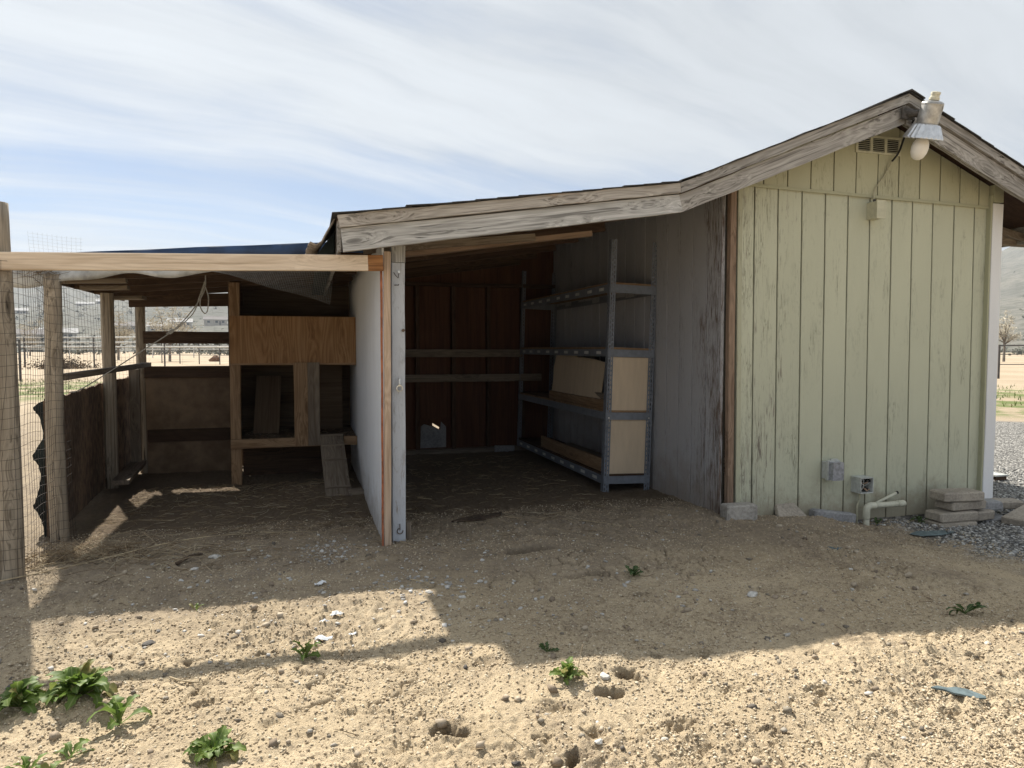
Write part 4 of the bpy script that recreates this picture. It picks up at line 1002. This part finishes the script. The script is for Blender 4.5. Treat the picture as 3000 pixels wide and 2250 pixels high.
shard('slate_piece', 2.19, 1.90, [(-.085, .045), (-.055, .05), (-.03, .032), (.005, .03), (.03, .012), (.058, -.04), (.05, -.052), (.012, -.045), (-.012, -.02), (-.035, -.004), (-.05, .02)], .006, m_slate, 'blue-grey slate shard lying on the sunlit dirt', 'slate', R(-5), R(3))
shard('dark_shingle', 3.08, 3.55, [(-.13, .03), (-.02, .05), (.09, -.01), (.12, -.05), (.02, -.04)], .003, m_slate, 'dark flat shingle scrap on the shaded dirt before green wall', 'shingle scrap', 0, R(2))
shard('bark_slab', 1.15, 4.88, [(-.20, -.06), (.02, -.07), (.19, .04), (.21, .10), (.02, .07), (-.12, .0)], .012, m_bark, 'dark flat bark slab in the mouth of the bay', 'bark')
shard('slab_fragment', 4.35, 4.05, [(-.18, .03), (-.06, .08), (.12, .05), (.20, -.01), (.03, -.06), (-.14, -.04)], .003, m_slate, 'dark grey flat scrap on the gravel before the pavers', 'shingle scrap')
for i, (x, y, s_, lab) in enumerate(((.05, 3.72, .035, 'crumpled white scrap at edge of the shade'), (.055, 3.19, .026, 'white scrap left of a pair on sunlit dirt'), (.112, 3.25, .030, 'white scrap right of a pair on sunlit dirt'),
        (.050, 3.02, .040, 'largest white scrap beside the small leafy weed'), (.17, 3.045, .018, 'small pale curl of plastic right of the scraps'))):
    n_ = 6; vs = []
    for a in range(n_):
        for b in range(n_):
            u, v_ = a/(n_-1)-.5, b/(n_-1)-.5; fold = .42*math.sin(u*7+i)+.30*math.sin(v_*9+2*i)+.2*math.sin((u+v_)*13)
            k = 1-.35*abs(u*v_)*4*rng.uniform(.6, 1.4); vs.append((s_*2*u*k+rng.uniform(-.1, .1)*s_*.6, s_*1.3*v_*k+rng.uniform(-.1, .1)*s_*.6, s_*.35*(fold+.55)))
    fs = [(a*n_+b, a*n_+b+1, (a+1)*n_+b+1, (a+1)*n_+b) for a in range(n_-1) for b in range(n_-1)]
    o = MB().add(vs, fs).build('plastic_scrap', m_scrap, None, M=Matrix.Translation((x, y, gzd(x, y)+.004)) @ Matrix.Rotation(rng.uniform(-.6, .6), 4, 'Z'))
    o.modifiers.new('t', 'SOLIDIFY').thickness = .0012; tag(o, lab, 'scrap')
for i, (x, y, s_, mt, lab) in enumerate(((-.527, 4.387, .045, m_rockw, 'flat white stone in the shade before the coop'), (-.611, 4.186, .034, m_rockw, 'small white stone nearest the twigs in the shade'),
        (1.031, 2.35, .034, m_rockw, 'white lump beside the largest burrow'), (1.415, 3.515, .020, m_rockw, 'round white pebble at edge of a burrow'), (1.73, 3.14, .018, m_copper, 'small orange-tan pebble in the shade'),
        (2.106, 2.995, .045, m_rockw, 'flat pale stone alone in the shade'), (.565, 3.44, .026, m_rockw, 'white stone at the tip of the sunlit patch'), (.61, 3.38, .024, m_rockw, 'white pebble touching the shade edge'),
        (.70, 3.30, .028, m_rockw, 'white stone inside the shade right of sunlit patch'), (-.649, 3.19, .045, m_rockd, 'dark clod on sunlit dirt left of the weeds'), (-1.02, 2.86, .036, m_rockd, 'dark flat stone near the big weed'),
        (.58, 1.96, .020, m_rockd, 'grey pebble at bottom centre of the dirt'), (.85, 1.98, .022, m_rockw, 'white stone near the bottom edge'), (2.55, 1.62, .02, m_rockw, 'white pebble in the lower right corner'), (.57, 2.62, .018, m_rockd, 'grey pebble right of the centre weeds'), (3.72, 4.22, .022, m_rockw, 'white stone before the half-buried slab'), (.85, 3.55, .024, m_rockw, 'pale stone left of the burrow mounds'))):
    rock('stone', x, y, (s_*.72, s_*.5, s_*.32), mt, lab, seed=i)
tag(bar('curb_edge', (2.94, 2.40, -.10), (4.2, 2.05, -.10), .10, .10, m_conc, None), 'half-buried pale edging stone at right edge of picture', 'edging stone')

# ------------------------------------------------------------------ loose stuff on the ground (numpy-built, one mesh each)
nr = np.random.RandomState(5)
def scatter(name, xs, ys, size, flat, mat, label, cat, sink=.25, shape='octa'):
    n = len(xs); z = gh(xs, ys)
    if shape == 'octa':
        base = np.array([(1,0,0),(-1,0,0),(0,1,0),(0,-1,0),(0,0,1),(0,0,-1)], float)
        fa = np.array([(0,2,4),(2,1,4),(1,3,4),(3,0,4),(2,0,5),(1,2,5),(3,1,5),(0,3,5)])
    else:
        base = np.array([(1,.6,-.7),(-.7,1,-.7),(-1,-.6,-.7),(.6,-1,-.7),(.7,.5,.7),(-.5,.7,.8),(-.8,-.5,.6),(.5,-.8,.7)], float)
        fa = np.array([(0,1,5),(0,5,4),(1,2,6),(1,6,5),(2,3,7),(2,7,6),(3,0,4),(3,4,7),(4,5,6),(4,6,7),(0,3,2),(0,2,1)])
    m = len(base)
    v = base[None]*(1+nr.uniform(-.35, .35, (n, m, 3)))
    v = v*size[:, None, None]; v[:, :, 2] *= flat
    v[:, :, 0] *= nr.uniform(.8, 1.4, n)[:, None]
    a = nr.uniform(0, 2*np.pi, n); ca, sa = np.cos(a)[:, None], np.sin(a)[:, None]
    X = v[:, :, 0]*ca - v[:, :, 1]*sa + xs[:, None]; Y = v[:, :, 0]*sa + v[:, :, 1]*ca + ys[:, None]
    tx, ty = nr.uniform(-.3, .3, n)[:, None], nr.uniform(-.3, .3, n)[:, None]
    Z = v[:, :, 2] + tx*(X-xs[:, None]) + ty*(Y-ys[:, None]) + (z + size*flat*(1-2*sink))[:, None]
    V = np.stack([X, Y, Z], 2).reshape(-1, 3); F = (fa[None] + (np.arange(n)*m)[:, None, None]).reshape(-1, 3).astype(np.int32)
    me = bpy.data.meshes.new(name); me.vertices.add(len(V)); me.vertices.foreach_set('co', V.ravel())
    me.loops.add(F.size); me.loops.foreach_set('vertex_index', F.ravel()); me.polygons.add(len(F)); me.polygons.foreach_set('loop_start', np.arange(0, F.size, 3, dtype=np.int32)); me.update(calc_edges=True)
    return tag(obj(name, me, None, None, mat), label, cat, kind='stuff')
def keep(x, y, m): return x[m], y[m]
# grit over the dirt yard, denser near the lens
N = 130000; t = nr.uniform(0, 1, N)**1.5; gy_ = 1.30 + t*3.9; gx_ = nr.uniform(-.42, 1.34, N)*gy_
gx_, gy_ = keep(gx_, gy_, (gx_ > -2.0) & (gx_ < 4.6) & ~((gx_ > 2.9) & (gy_ > 4.47)))
pm = vnoise(gx_*1.2, gy_*1.2, 41)+.5*vnoise(gx_*4, gy_*4, 42); gx_, gy_ = keep(gx_, gy_, pm > nr.uniform(-.9, .35, len(gx_)))
scatter('grit', gx_, gy_, .0020+.0050*nr.uniform(0, 1, len(gx_))**2.4, .7, m_grit, 'fine tan grit scattered over the dirt yard', 'grit')
N = 900; x_ = nr.uniform(-1.6, 3.2, N); y_ = 1.7+2.9*nr.uniform(0, 1, N)**1.3; cl_ = vnoise(x_*1.5, y_*1.5, 43) > -.1
x_, y_ = keep(x_, y_, cl_)
scatter('pebbles', x_, y_, .004+.010*nr.uniform(0, 1, len(x_))**2.6, .6, island('pebble_mix', [(0, (.13, .115, .10)), (.4, (.30, .26, .20)), (.75, (.44, .41, .36)), (1, (.66, .64, .60))]), 'small mixed pebbles and clods on the dirt', 'pebbles', shape='rock')
N = 900; x_ = np.concatenate([.10+nr.normal(0, .09, 170), .56+nr.normal(0, .16, 150), nr.uniform(-1.0, 1.9, 580)]); y_ = np.concatenate([4.33+nr.normal(0, .13, 170), 3.60+nr.normal(0, .18, 150), 2.9+1.8*nr.uniform(0, 1, 580)])
scatter('white_rubble', x_, y_, .003+.009*nr.uniform(0, 1, N)**3.0, .6, island('rubble_mix', [(0, (.30, .28, .25)), (.5, (.50, .48, .45)), (1, (.70, .69, .66))]), 'pale broken rubble scattered before the partition', 'rubble', shape='rock')
N = 1500; x_ = nr.uniform(-1.7, 3.3, N); y_ = 1.35+3.2*nr.uniform(0, 1, N)**1.25
near_h = np.min(np.stack([np.hypot(x_-h[0], y_-h[1]) for h in HOLES if h[2] > .028]), 0)
m_ = (vnoise(x_*2.2, y_*3.0, 46) + .7*np.exp(-(near_h/.12)**2) > .32) | (nr.uniform(0, 1, N) < .10)
x_, y_ = keep(x_, y_, m_)
scatter('dirt_clods', x_, y_, .004+.013*nr.uniform(0, 1, len(x_))**2.4, .75, island('clod_mix', [(0, (.20, .16, .12)), (.4, (.33, .265, .195)), (1, (.52, .44, .335))]), 'crumbled dirt clods lying in patches on the yard', 'clods', shape='rock')
# gravel beside the shed
N = 24000; x_ = 3.95 + 3.6*nr.uniform(0, 1, N)**1.2; y_ = nr.uniform(2.7, 8.5, N)
edge = 4.30 - .22*(y_-3.0) + .35*vnoise(x_*2, y_*2, 44); ok_ = (x_ > edge) & ~((x_ < 5.30) & (y_ > 4.47)) & (y_ > 3.05+.5*vnoise(x_*1.7, y_*1.7, 45)-.25*(x_-4.2))
ok_ &= nr.uniform(0, 1, N) < sstep(-.05, .45, x_-edge) + .12
x_, y_ = keep(x_, y_, ok_)
scatter('gravel', x_, y_, .0045+.0075*nr.uniform(0, 1, len(x_))**1.8, .6, m_gravel, 'grey and white crushed gravel at the right of the shed', 'gravel', shape='rock')
# straw, twigs and dry stems
def stems(name, pts, lo, hi, r, mat, label, cat, lift=.004, tilt=.18):
    mb = MB()
    for x, y in pts:
        a = rng.uniform(0, 6.28); L = rng.uniform(lo, hi); z = gzd(x, y)+lift
        k = rng.uniform(-.5, .5); d = Vector((math.cos(a), math.sin(a), 0)); e = Vector((-d.y, d.x, 0))
        P = [Vector((x, y, z)) + d*(L*(s-.5)) + e*(L*k*.25*math.sin(3.14*s)) + Vector((0, 0, rng.uniform(0, tilt)*L*s)) for s in (0, .35, .7, 1)]
        mb.tube(P, [r, r, r*.8, r*.4], 3, False)
    return tag(mb.build(name, mat, None), label, cat, kind='stuff')
P = [(rng.uniform(-1.4, .38), 4.75+rng.random()**.9*2.0) for _ in range(1100)] + [(rng.uniform(.62, 2.3), 4.7+rng.random()*3.0) for _ in range(750)] + [(rng.uniform(-1.3, 2.6), 4.1+rng.random()*.8) for _ in range(330)]
stems('bedding_straw', P, .03, .14, .0017, m_strawm, 'loose old straw and litter over the dirt under the roofs', 'straw')
P = [(-1.25+rng.gauss(0, .22), 4.62+rng.gauss(0, .13)) for _ in range(260)] + [(-.85+rng.gauss(0, .3), 4.42+rng.gauss(0, .10)) for _ in range(110)]
stems('dry_twigs', P, .06, .30, .0018, m_strawm, 'tangle of dry twigs and stems at foot of the wire netting', 'twigs', .006, .35)
P = [(rng.uniform(-1.3, 3.0), 1.75+rng.random()**1.4*2.8) for _ in range(260)]
stems('stray_straw', P, .02, .10, .0015, m_strawm, 'stray bits of straw on the open dirt', 'straw')
P = [(rng.uniform(-.66, .42), rng.uniform(6.72, 7.2)) for _ in range(1)]
mb = MB()
for i in range(260):
    x, y = rng.uniform(-.62, .42), 6.76+rng.random()**1.5*.7; a = rng.uniform(0, 6.28); L = rng.uniform(.015, .05)
    mb.tube([(x, y, .396+rng.uniform(0, .012)), (x+L*math.cos(a), y+L*math.sin(a), .396+rng.uniform(0, .012))], .0016, 3, False)
tag(mb.build('nest_litter', m_strawm, None), 'chaff and droppings littering the raised coop floor', 'litter', kind='stuff')
# single dry sticks that can be picked out
def stick(pts, r, label, mat=m_straw):
    P = cord([(x, y, gzd(x, y)+z) for x, y, z in pts], 0, k=4); n = len(P)
    tag(MB().tube(P, [r*(1-.6*i/(n-1)) for i in range(n)], 6).build('stick', mat, None, smooth=True), label, 'stick')
stick([(-.50, 2.80, .008), (-.44, 2.735, .012), (-.36, 2.73, .006)], .004, 'pale forked twig on the dirt beside the biggest weed')
stick([(1.665, 3.39, .01), (1.70, 3.42, .05), (1.77, 3.48, .11)], .003, 'upright dry stem beside the shaded weed')
stick([(.915, 2.34, .02), (.94, 2.37, .06), (.965, 2.40, .10)], .0032, 'dry stalk standing in the sunlit centre weed')
stick([(.50, 3.66, .004), (.545, 3.58, .012), (.585, 3.50, .004)], .0035, 'bent white twig at the tip of the sunlit patch')
stick([(-1.62, 4.12, .01), (-1.2, 4.32, .03), (-.75, 4.72, .04), (-.35, 4.86, .02), (.02, 4.85, .004)], .004, 'long bowed dry cane along the coop front')
stick([(-1.60, 4.22, .01), (-1.25, 4.42, .03), (-.85, 4.48, .02)], .0035, 'shorter straight dry cane behind the long one')
stick([(-.72, 4.30, .01), (-.66, 4.36, .03), (-.60, 4.42, .02)], .014, 'dark chunk of bark in the shade before coop', m_bark)
stick([(.57, 2.14, .004), (.60, 2.10, .006), (.63, 2.02, .004)], .0025, 'thin curved dry root on the sunlit dirt')
stick([(2.45, 1.66, .005), (2.56, 1.65, .02), (2.66, 1.70, .02)], .006, 'dark twig at the lower right edge', m_bark)
stick([(1.75, 4.75, .004), (1.95, 4.60, .006), (2.1, 4.50, .004)], .0028, 'pale straw lying before the shelving')

# ------------------------------------------------------------------ weeds
def leaf_mat(name, c, c2):
    m, g, b = newmat(name)
    co = g.n('TexCoord').outputs['Object']; s = g.n('SeparateXYZ', {0: co})
    rnd = g.n('ObjectInfo').outputs['Random']
    c_ = g.mix(rnd, c, c2); c_ = g.mix(g.sm(rnd, .86, .97, 0., .8), c_, (.34, .27, .12))
    c_ = g.mix(g.sm(g.noise(co, 60., 3, .6), .35, .7, 0., .35), c_, tuple(x*.6 for x in c))
    vein = g.sm(g.math('ABSOLUTE', s.outputs[1]), .0022, .0008)
    c_ = g.mix(g.math('MULTIPLY', vein, .6), c_, (.30, .36, .14))
    g.nt.links.new(c_, b.inputs['Base Color']); b.inputs['Roughness'].default_value = .58; b.inputs['Specular IOR Level'].default_value = .45
    tr = g.n('BsdfTranslucent', {'Color': c_}); mx = g.n('MixShader', {0: .42, 1: b.outputs[0], 2: tr.outputs[0]})
    o = [n for n in g.nt.nodes if n.type == 'OUTPUT_MATERIAL'][0]; g.nt.links.new(mx.outputs[0], o.inputs[0])
    return m
m_leaf = leaf_mat('weed_leaf', (.105, .18, .032), (.185, .265, .055))
m_leaf_shade = leaf_mat('weed_leaf_shade', (.05, .105, .03), (.085, .135, .05))  # darker leaf copy, shade put into the colour for weeds out of the sun
def leaf_mesh(seed, lobes):
    q = random.Random(seed); n = 11; v = []; f = []
    bend = q.uniform(.5, 1.3); tw = q.uniform(-.6, .6)
    for i in range(n+1):
        t = i/n; wv = .125*(t**.75)*(1-t)**.42*2.1*(.25+.75*min(1, t*2.2)) + .012
        wv *= 1 + lobes*(.42*math.sin(t*21+q.uniform(-.6, .6)))
        if i == n: wv = .004
        a = bend*t*t; x = t*(1-.22*bend*t*t); z = .42*t - .52*bend*t*t*t
        r_ = tw*t
        for s_, zz_ in ((-1, .35), (-.5, .12), (0, 0), (.5, .12), (1, .35)):
            yy = s_*wv*q.uniform(.85, 1.12); zo = zz_*wv*.9 + q.uniform(-.012, .012)
            v.append((x, yy*math.cos(r_)-zo*math.sin(r_), z + yy*math.sin(r_)+zo*math.cos(r_)))
    for i in range(n):
        for j in range(4): f.append((i*5+j, (i+1)*5+j, (i+1)*5+j+1, i*5+j+1))
    return v, f
LEAF = []
for k in range(7):
    v, f = leaf_mesh(k+1, .6 if k % 2 else 1.0); me = mesh('leaf', [(a*.1, b*.1, c*.1) for a, b, c in v], f, True); LEAF.append(me)
for k, me in enumerate(LEAF): me.materials.append(m_leaf)
LEAF_SHADE = [m_.copy() for m_ in LEAF]
for m_ in LEAF_SHADE: m_.materials[0] = m_leaf_shade
def weed(x, y, n, size, label, in_shade=False, up=(.0, 1.1), dirs=None):
    r_ = thing('weed', (x, y, gzd(x, y)-.004), label, 'weed', 'leafy weeds on the dirt')
    base = WM[r_.name]
    for i in range(n):
        a = i*2.399+rng.uniform(-.5, .5) if not dirs else rng.choice(dirs)+rng.uniform(-.35, .35)
        t = i/max(1, n-1); s_ = 1.28*size*rng.uniform(.65, 1.15)*(1-.25*t)
        el = up[0]+(up[1]-up[0])*t + rng.uniform(-.18, .18)
        M = base @ Matrix.Translation((rng.uniform(-.008, .008), rng.uniform(-.008, .008), .006)) @ Matrix.Rotation(a, 4, 'Z') @ Matrix.Rotation(-el, 4, 'Y') @ Matrix.Rotation(rng.uniform(-.5, .5), 4, 'X') @ Matrix.Scale(s_/.1, 4)
        obj('leaf', (LEAF_SHADE if in_shade else LEAF)[rng.randrange(7)], r_, M)
    return r_
weed(-.770, 2.70, 70, .125, 'largest bushy green weed at lower left', up=(.15, 1.4))
weed(-.945, 2.70, 34, .11, 'leafy weed at left edge next to the largest one', up=(.0, 1.2))
weed(-.60, 2.50, 8, .13, 'sparse weed with one tall upright leaf below the largest', up=(.1, 1.2))
weed(-.70, 2.345, 7, .09, 'wilted low weed near the bottom left corner', up=(-.1, .6))
weed(-.79, 2.28, 9, .075, 'small weed at bottom edge left', up=(.1, 1.))
weed(-.285, 2.225, 34, .09, 'lobed weed at the bottom edge, left of centre', up=(.0, .9))
weed(-.020, 2.86, 9, .085, 'small weed with spreading leaves beside the white scraps', up=(.15, 1.2))
weed(-.514, 3.53, 4, .045, 'tiny seedling at the coop shadow edge', up=(.5, 1.2))
weed(.895, 2.365, 30, .075, 'sunlit weed beside the largest burrow', up=(.1, 1.1))
weed(1.652, 3.39, 14, .070, 'dark weed in the shade beside an upright stem', in_shade=True, up=(.2, 1.2))
weed(2.81, 2.43, 8, .095, 'low weed at the shade edge far right', in_shade=True, up=(.0, .6), dirs=[0., 2.6, 3.2, -.5, 1.6])
weed(.90, 2.62, 9, .045, 'sparse shaded seedling above the sunlit centre weed', in_shade=True, up=(.1, .9))
weed(4.52, 4.33, 10, .075, 'small green weed at the wall beside the pavers', in_shade=True, up=(.1, .9))
weed(4.15, 4.36, 6, .06, 'few green leaves under the plastic pipe', in_shade=True, up=(.5, 1.3))

# ------------------------------------------------------------------ background
CR = Vector((math.cos(R(16.1)), -math.sin(R(16.1)))); CF = Vector((math.sin(R(16.1)), math.cos(R(16.1))))
def bgp(lat, dep): p = CR*lat + CF*dep; return (p.x, p.y)
def pipe_fence(a, b, n, heights, r, rr, mat, rmat, label):
    f_ = thing('pipe_fence', (a[0], a[1], 0), label, 'fence')
    A, B = Vector((*a, 0)), Vector((*b, 0))
    for i in range(n+1):
        p = A.lerp(B, i/n); MB().tube([p-Vector((0, 0, .2)), p+Vector((0, 0, max(heights)+.04))], r, 8).build('post', mat, f_)
    for h in heights: MB().tube([A+Vector((0, 0, h)), B+Vector((0, 0, h))], rr, 6).build('rail', rmat, f_)
pipe_fence(bgp(-18.5, 26.7), bgp(-40, 27.5), 5, (1.5, 1.05, .6), .045, .018, m_pipe, m_pipe, 'dark pipe fence at the grass edge, far left')
pipe_fence(bgp(-31, 60), bgp(-17, 49), 6, (1.73, 1.42, 1.09, .69), .04, .022, m_pipe, m_pipe, 'dark pipe fence across the paddock behind the coop window')
pipe_fence(bgp(-50, 47), bgp(-8, 44), 9, (1.91, 1.59, 1.3), .05, .05, m_pipe, m_rail, 'white-topped rail fence beyond the paddock at left')
pipe_fence(bgp(-60, 88), bgp(0, 92), 12, (1.5, 1.1), .06, .04, m_rail, m_rail, 'far white rail fence below the hill')
pipe_fence(bgp(21.6, 31.5), bgp(40, 34), 5, (1.33, .95, .5), .045, .02, m_pipe, m_pipe, 'dark pipe fence right of the shed')
pipe_fence(bgp(35, 52), bgp(70, 55), 6, (1.45, 1.0), .05, .02, m_pipe, m_pipe, 'second pipe fence before the hill at right')
m_blossom = island('blossom', [(0, (.34, .29, .20)), (.4, (.52, .46, .35)), (1, (.68, .62, .50))])
m_trunk = plain('tree_bark', (.20, .175, .15), .95, var=.25, sc_=20, bump=.5)
def blossom_tree(lat, dep, h, wd, trunk_h, label, seed):
    q = random.Random(seed); x, y = bgp(lat, dep)
    t_ = thing('blossom_tree', (x, y, 0), label, 'tree', 'pale blossoming trees in the paddocks')
    mb = MB(); mb.tube([(x, y, -.2), (x+.03, y, trunk_h*.6), (x-.02, y, trunk_h)], [.13, .11, .10], 9)
    tips = []
    for i in range(11):
        a = i*2.4+q.uniform(-.3, .3); L = wd*.5*q.uniform(.55, 1.0)*(1-.35*(i/11)); el = .45+.95*i/11
        P0 = Vector((x, y, trunk_h*q.uniform(.8, 1.0))); d = Vector((math.cos(a)*math.cos(el), math.sin(a)*math.cos(el), math.sin(el)))
        hh = (h-trunk_h)*q.uniform(.75, 1.0) if el > 1.0 else L*1.1
        P1 = P0+d*hh*.5; P2 = P0+d*hh+Vector((0, 0, .12*hh)); mb.tube([P0, P1, P2], [.06, .035, .012], 6); tips += [(P0.lerp(P2, s), s) for s in (.45, .6, .75, .9, 1.)]
        for k in range(3):
            e = P1.lerp(P2, q.random())+Vector((q.uniform(-1, 1), q.uniform(-1, 1), q.uniform(0, .9)))*wd*.13
            mb.tube([P1.lerp(P2, q.random()*.5), e], [.02, .007], 4); tips += [(e, 1.), (e, .8)]
    mb.build('trunk', m_trunk, t_)
    vs = []; fs = []
    for i in range(2600):
        p, s_ = q.choice(tips); c = p + Vector((q.gauss(0, 1), q.gauss(0, 1), q.gauss(0, .8)))*wd*.048
        u = Vector((q.gauss(0, 1), q.gauss(0, 1), q.gauss(0, 1))).normalized(); k = u.orthogonal().normalized(); r_ = q.uniform(.03, .085)
        b_ = len(vs); vs += [c+u*r_, c+k*r_*.8, c-u*r_, c-k*r_*.8]; fs.append((b_, b_+1, b_+2, b_+3))
    MB().add(vs, fs).build('crown', m_blossom, t_)
blossom_tree(-31.8, 66.0, 4.9, 5.4, 1.7, 'cream blossoming tree seen through the coop window', 1)
blossom_tree(-41.0, 74.0, 4.6, 4.6, 1.5, 'blossoming tree between the coop side posts', 2)
blossom_tree(49.5, 71.5, 4.3, 3.6, 1.9, 'pale blossoming tree right of the shed below the hill', 3)
blossom_tree(-78., 115., 5.5, 5.0, 1.6, 'far blossoming tree at the left edge', 4)
m_shrub = island('shrub', [(0, (.06, .068, .05)), (.5, (.12, .122, .09)), (1, (.19, .18, .135))])
def clump(cx, cy, cz, r_, h, n, q, vs, fs, lf):
    for i in range(n):
        d = Vector((q.gauss(0, .5), q.gauss(0, .5), abs(q.gauss(0, .45)))); c = Vector((cx+d.x*r_, cy+d.y*r_, cz+d.z*h))
        u = Vector((q.gauss(0, 1), q.gauss(0, 1), q.gauss(0, 1))).normalized(); k = u.orthogonal().normalized(); s_ = lf*q.uniform(.6, 1.3)
        b_ = len(vs); vs += [c+u*s_, c+k*s_*.8, c-u*s_, c-k*s_*.8]; fs.append((b_, b_+1, b_+2, b_+3))
q = random.Random(9); vs = []; fs = []
for i in range(700):
    az = q.uniform(-44, -16) if i % 5 else q.uniform(30, 46); r_ = 260+q.random()**1.2*760; x, y, z = hz_at(az, r_)
    s_ = q.uniform(.9, 2.4); clump(x, y, z-.3, s_*.8, s_, 16, q, vs, fs, s_*.32)
tag(MB().add(vs, fs).build('hillside_scrub', m_shrub, None), 'dark scrub and junipers dotted over the hillsides', 'scrub', kind='stuff')
vs = []; fs = []
for i in range(150):
    lat, dep = q.uniform(-95, 0), q.uniform(120, 235); x, y = bgp(lat*dep/150, dep); s_ = q.uniform(1., 2.8); clump(x, y, 0, s_, s_*1.2, 26, q, vs, fs, s_*.2)
for i in range(60):
    lat, dep = q.uniform(75, 150), q.uniform(120, 230); x, y = bgp(lat*dep/150, dep); s_ = q.uniform(.8, 2.); clump(x, y, 0, s_, s_, 26, q, vs, fs, s_*.2)
tag(MB().add(vs, fs).build('valley_brush', m_shrub, None), 'grey-green brush and bare trees across the valley floor', 'brush', kind='stuff')
x, y = bgp(-26.6, 42.); vs = []; fs = []; clump(x, y, 0, 1.5, .6, 1400, q, vs, fs, .055)
tag(MB().add(vs, fs).build('brush_pile', plain('dry_brush', (.19, .145, .10), .95, var=.4, sc_=4), None), 'low brown brush pile out in the paddock', 'brush pile', kind='stuff')
x, y = bgp(-27.2, 65.); tag(rock('tumbleweed', x, y, (.42, .42, .4), plain('tumbleweed_brown', (.20, .11, .065), .95, var=.3, sc_=9), 'a', 'shrub', z=0), 'round brown tumbleweed in paddock right of blossoming tree', 'tumbleweed')
m_wallh = plain('house_wall', (.46, .42, .36), .9, var=.1, sc_=.4); m_roofh = plain('house_roof', (.34, .335, .33), .8, var=.1, sc_=.4); m_roofd = plain('house_roof_dark', (.14, .125, .12), .8); m_win = plain('window_glass', (.04, .05, .06), .2)
hl = ['left of a pair of white-roofed houses up the hillside', 'right of a pair of white-roofed houses up the hillside', 'white-roofed house nearest the left picture edge', 'low dark-roofed house at foot of the hill, far left',
      'white-roofed house low behind the blossoming tree', 'dark-roofed house right of the coop window tree', 'pale house at the valley edge behind the netting', 'tan house between the coop posts', 'white house low at hill foot seen through window']
for i, (az, r_, wd, dk) in enumerate(((-30.9, 760, 14, 0), (-29.8, 770, 12, 0), (-34.8, 640, 14, 0), (-34.2, 330, 13, 1), (-25.0, 430, 12, 0), (-22.6, 440, 12, 1), (-32.6, 345, 14, 0), (-28.6, 400, 12, 1), (-26.3, 390, 11, 0))):
    x, y, z = hz_at(az, r_); a = -R(az+16.1)
    M = Matrix.Translation((x, y, z)) @ Matrix.Rotation(a, 4, 'Z'); hs = thing('house', None, hl[i], 'house', 'houses across the valley', M=M)
    MB().box((-wd/2, -4, -2), (wd/2, 4, 2.8)).build('wall', m_wallh, hs, M=M)
    MB().prism([(-4.6, 2.81), (4.6, 2.81), (0, 4.9)], -wd/2-.5, wd/2+.5, 'X').build('roof', m_roofd if dk else m_roofh, hs, M=M)
    for k in (-.3, .05, .33): MB().box((wd*k-.7, -4.06, 1.0), (wd*k+.7, -4.002, 2.2)).build('window', m_win, hs, M=M)
    MB().box((wd*.2-.5, -4.07, -.2), (wd*.2+.5, -4.003, 2.0)).build('door', m_roofd, hs, M=M)
# grass blades on the green patches
mb = MB(); q = random.Random(12); vs = []; fs = []
for i in range(9000):
    if i % 3: lat, dep = q.uniform(-22, -6), q.uniform(17.5, 27.5)
    else: lat, dep = q.uniform(10, 24), q.uniform(13.5, 23)
    x, y = bgp(lat, dep)
    if float(vnoise(np.array([x*.7]), np.array([y*.7]), 50)[0]) < q.uniform(-.4, .3): continue
    a = q.uniform(0, 6.28); h = q.uniform(.03, .11); w_ = .012; c, s_ = math.cos(a)*w_, math.sin(a)*w_; b_ = len(vs)
    vs += [(x-c, y-s_, -.01), (x+c, y+s_, -.01), (x+q.uniform(-.04, .04), y+q.uniform(-.04, .04), h)]; fs.append((b_, b_+1, b_+2))
tag(MB().add(vs, fs).build('grass', island('grass_mix', [(0, (.10, .16, .035)), (.6, (.16, .22, .06)), (1, (.30, .28, .13))]), None), 'short green grass in patches beyond the run and shed', 'grass', kind='stuff')
mb = thing('feeder_box', (6.86, 5.62, -.12), 'small pale lidded box on gravel just right of the white corner board', 'box')
MB().box((6.72, 5.52, -.16), (6.86, 5.70, -.085)).build('body', m_dark, mb); MB().box((6.71, 5.51, -.085), (6.87, 5.71, -.07)).build('lid', m_boxgrey, mb)

# thin dry-valley haze over everything
def haze():
    m = bpy.data.materials.new('haze'); m.use_nodes = True; nt = m.node_tree; nt.nodes.clear(); g = G(nt)
    v = g.n('VolumePrincipled', {'Color': (.80, .88, 1, 1), 'Density': .00026, 'Anisotropy': .25})
    g.n('OutputMaterial', {'Volume': v.outputs[0]})
    o = MB().box((-3600, -420, -1.5), (3600, 4600, 175)).build('haze', m, None)
    tag(o, 'pale blue dust haze filling the valley air', 'haze', kind='stuff')
haze()
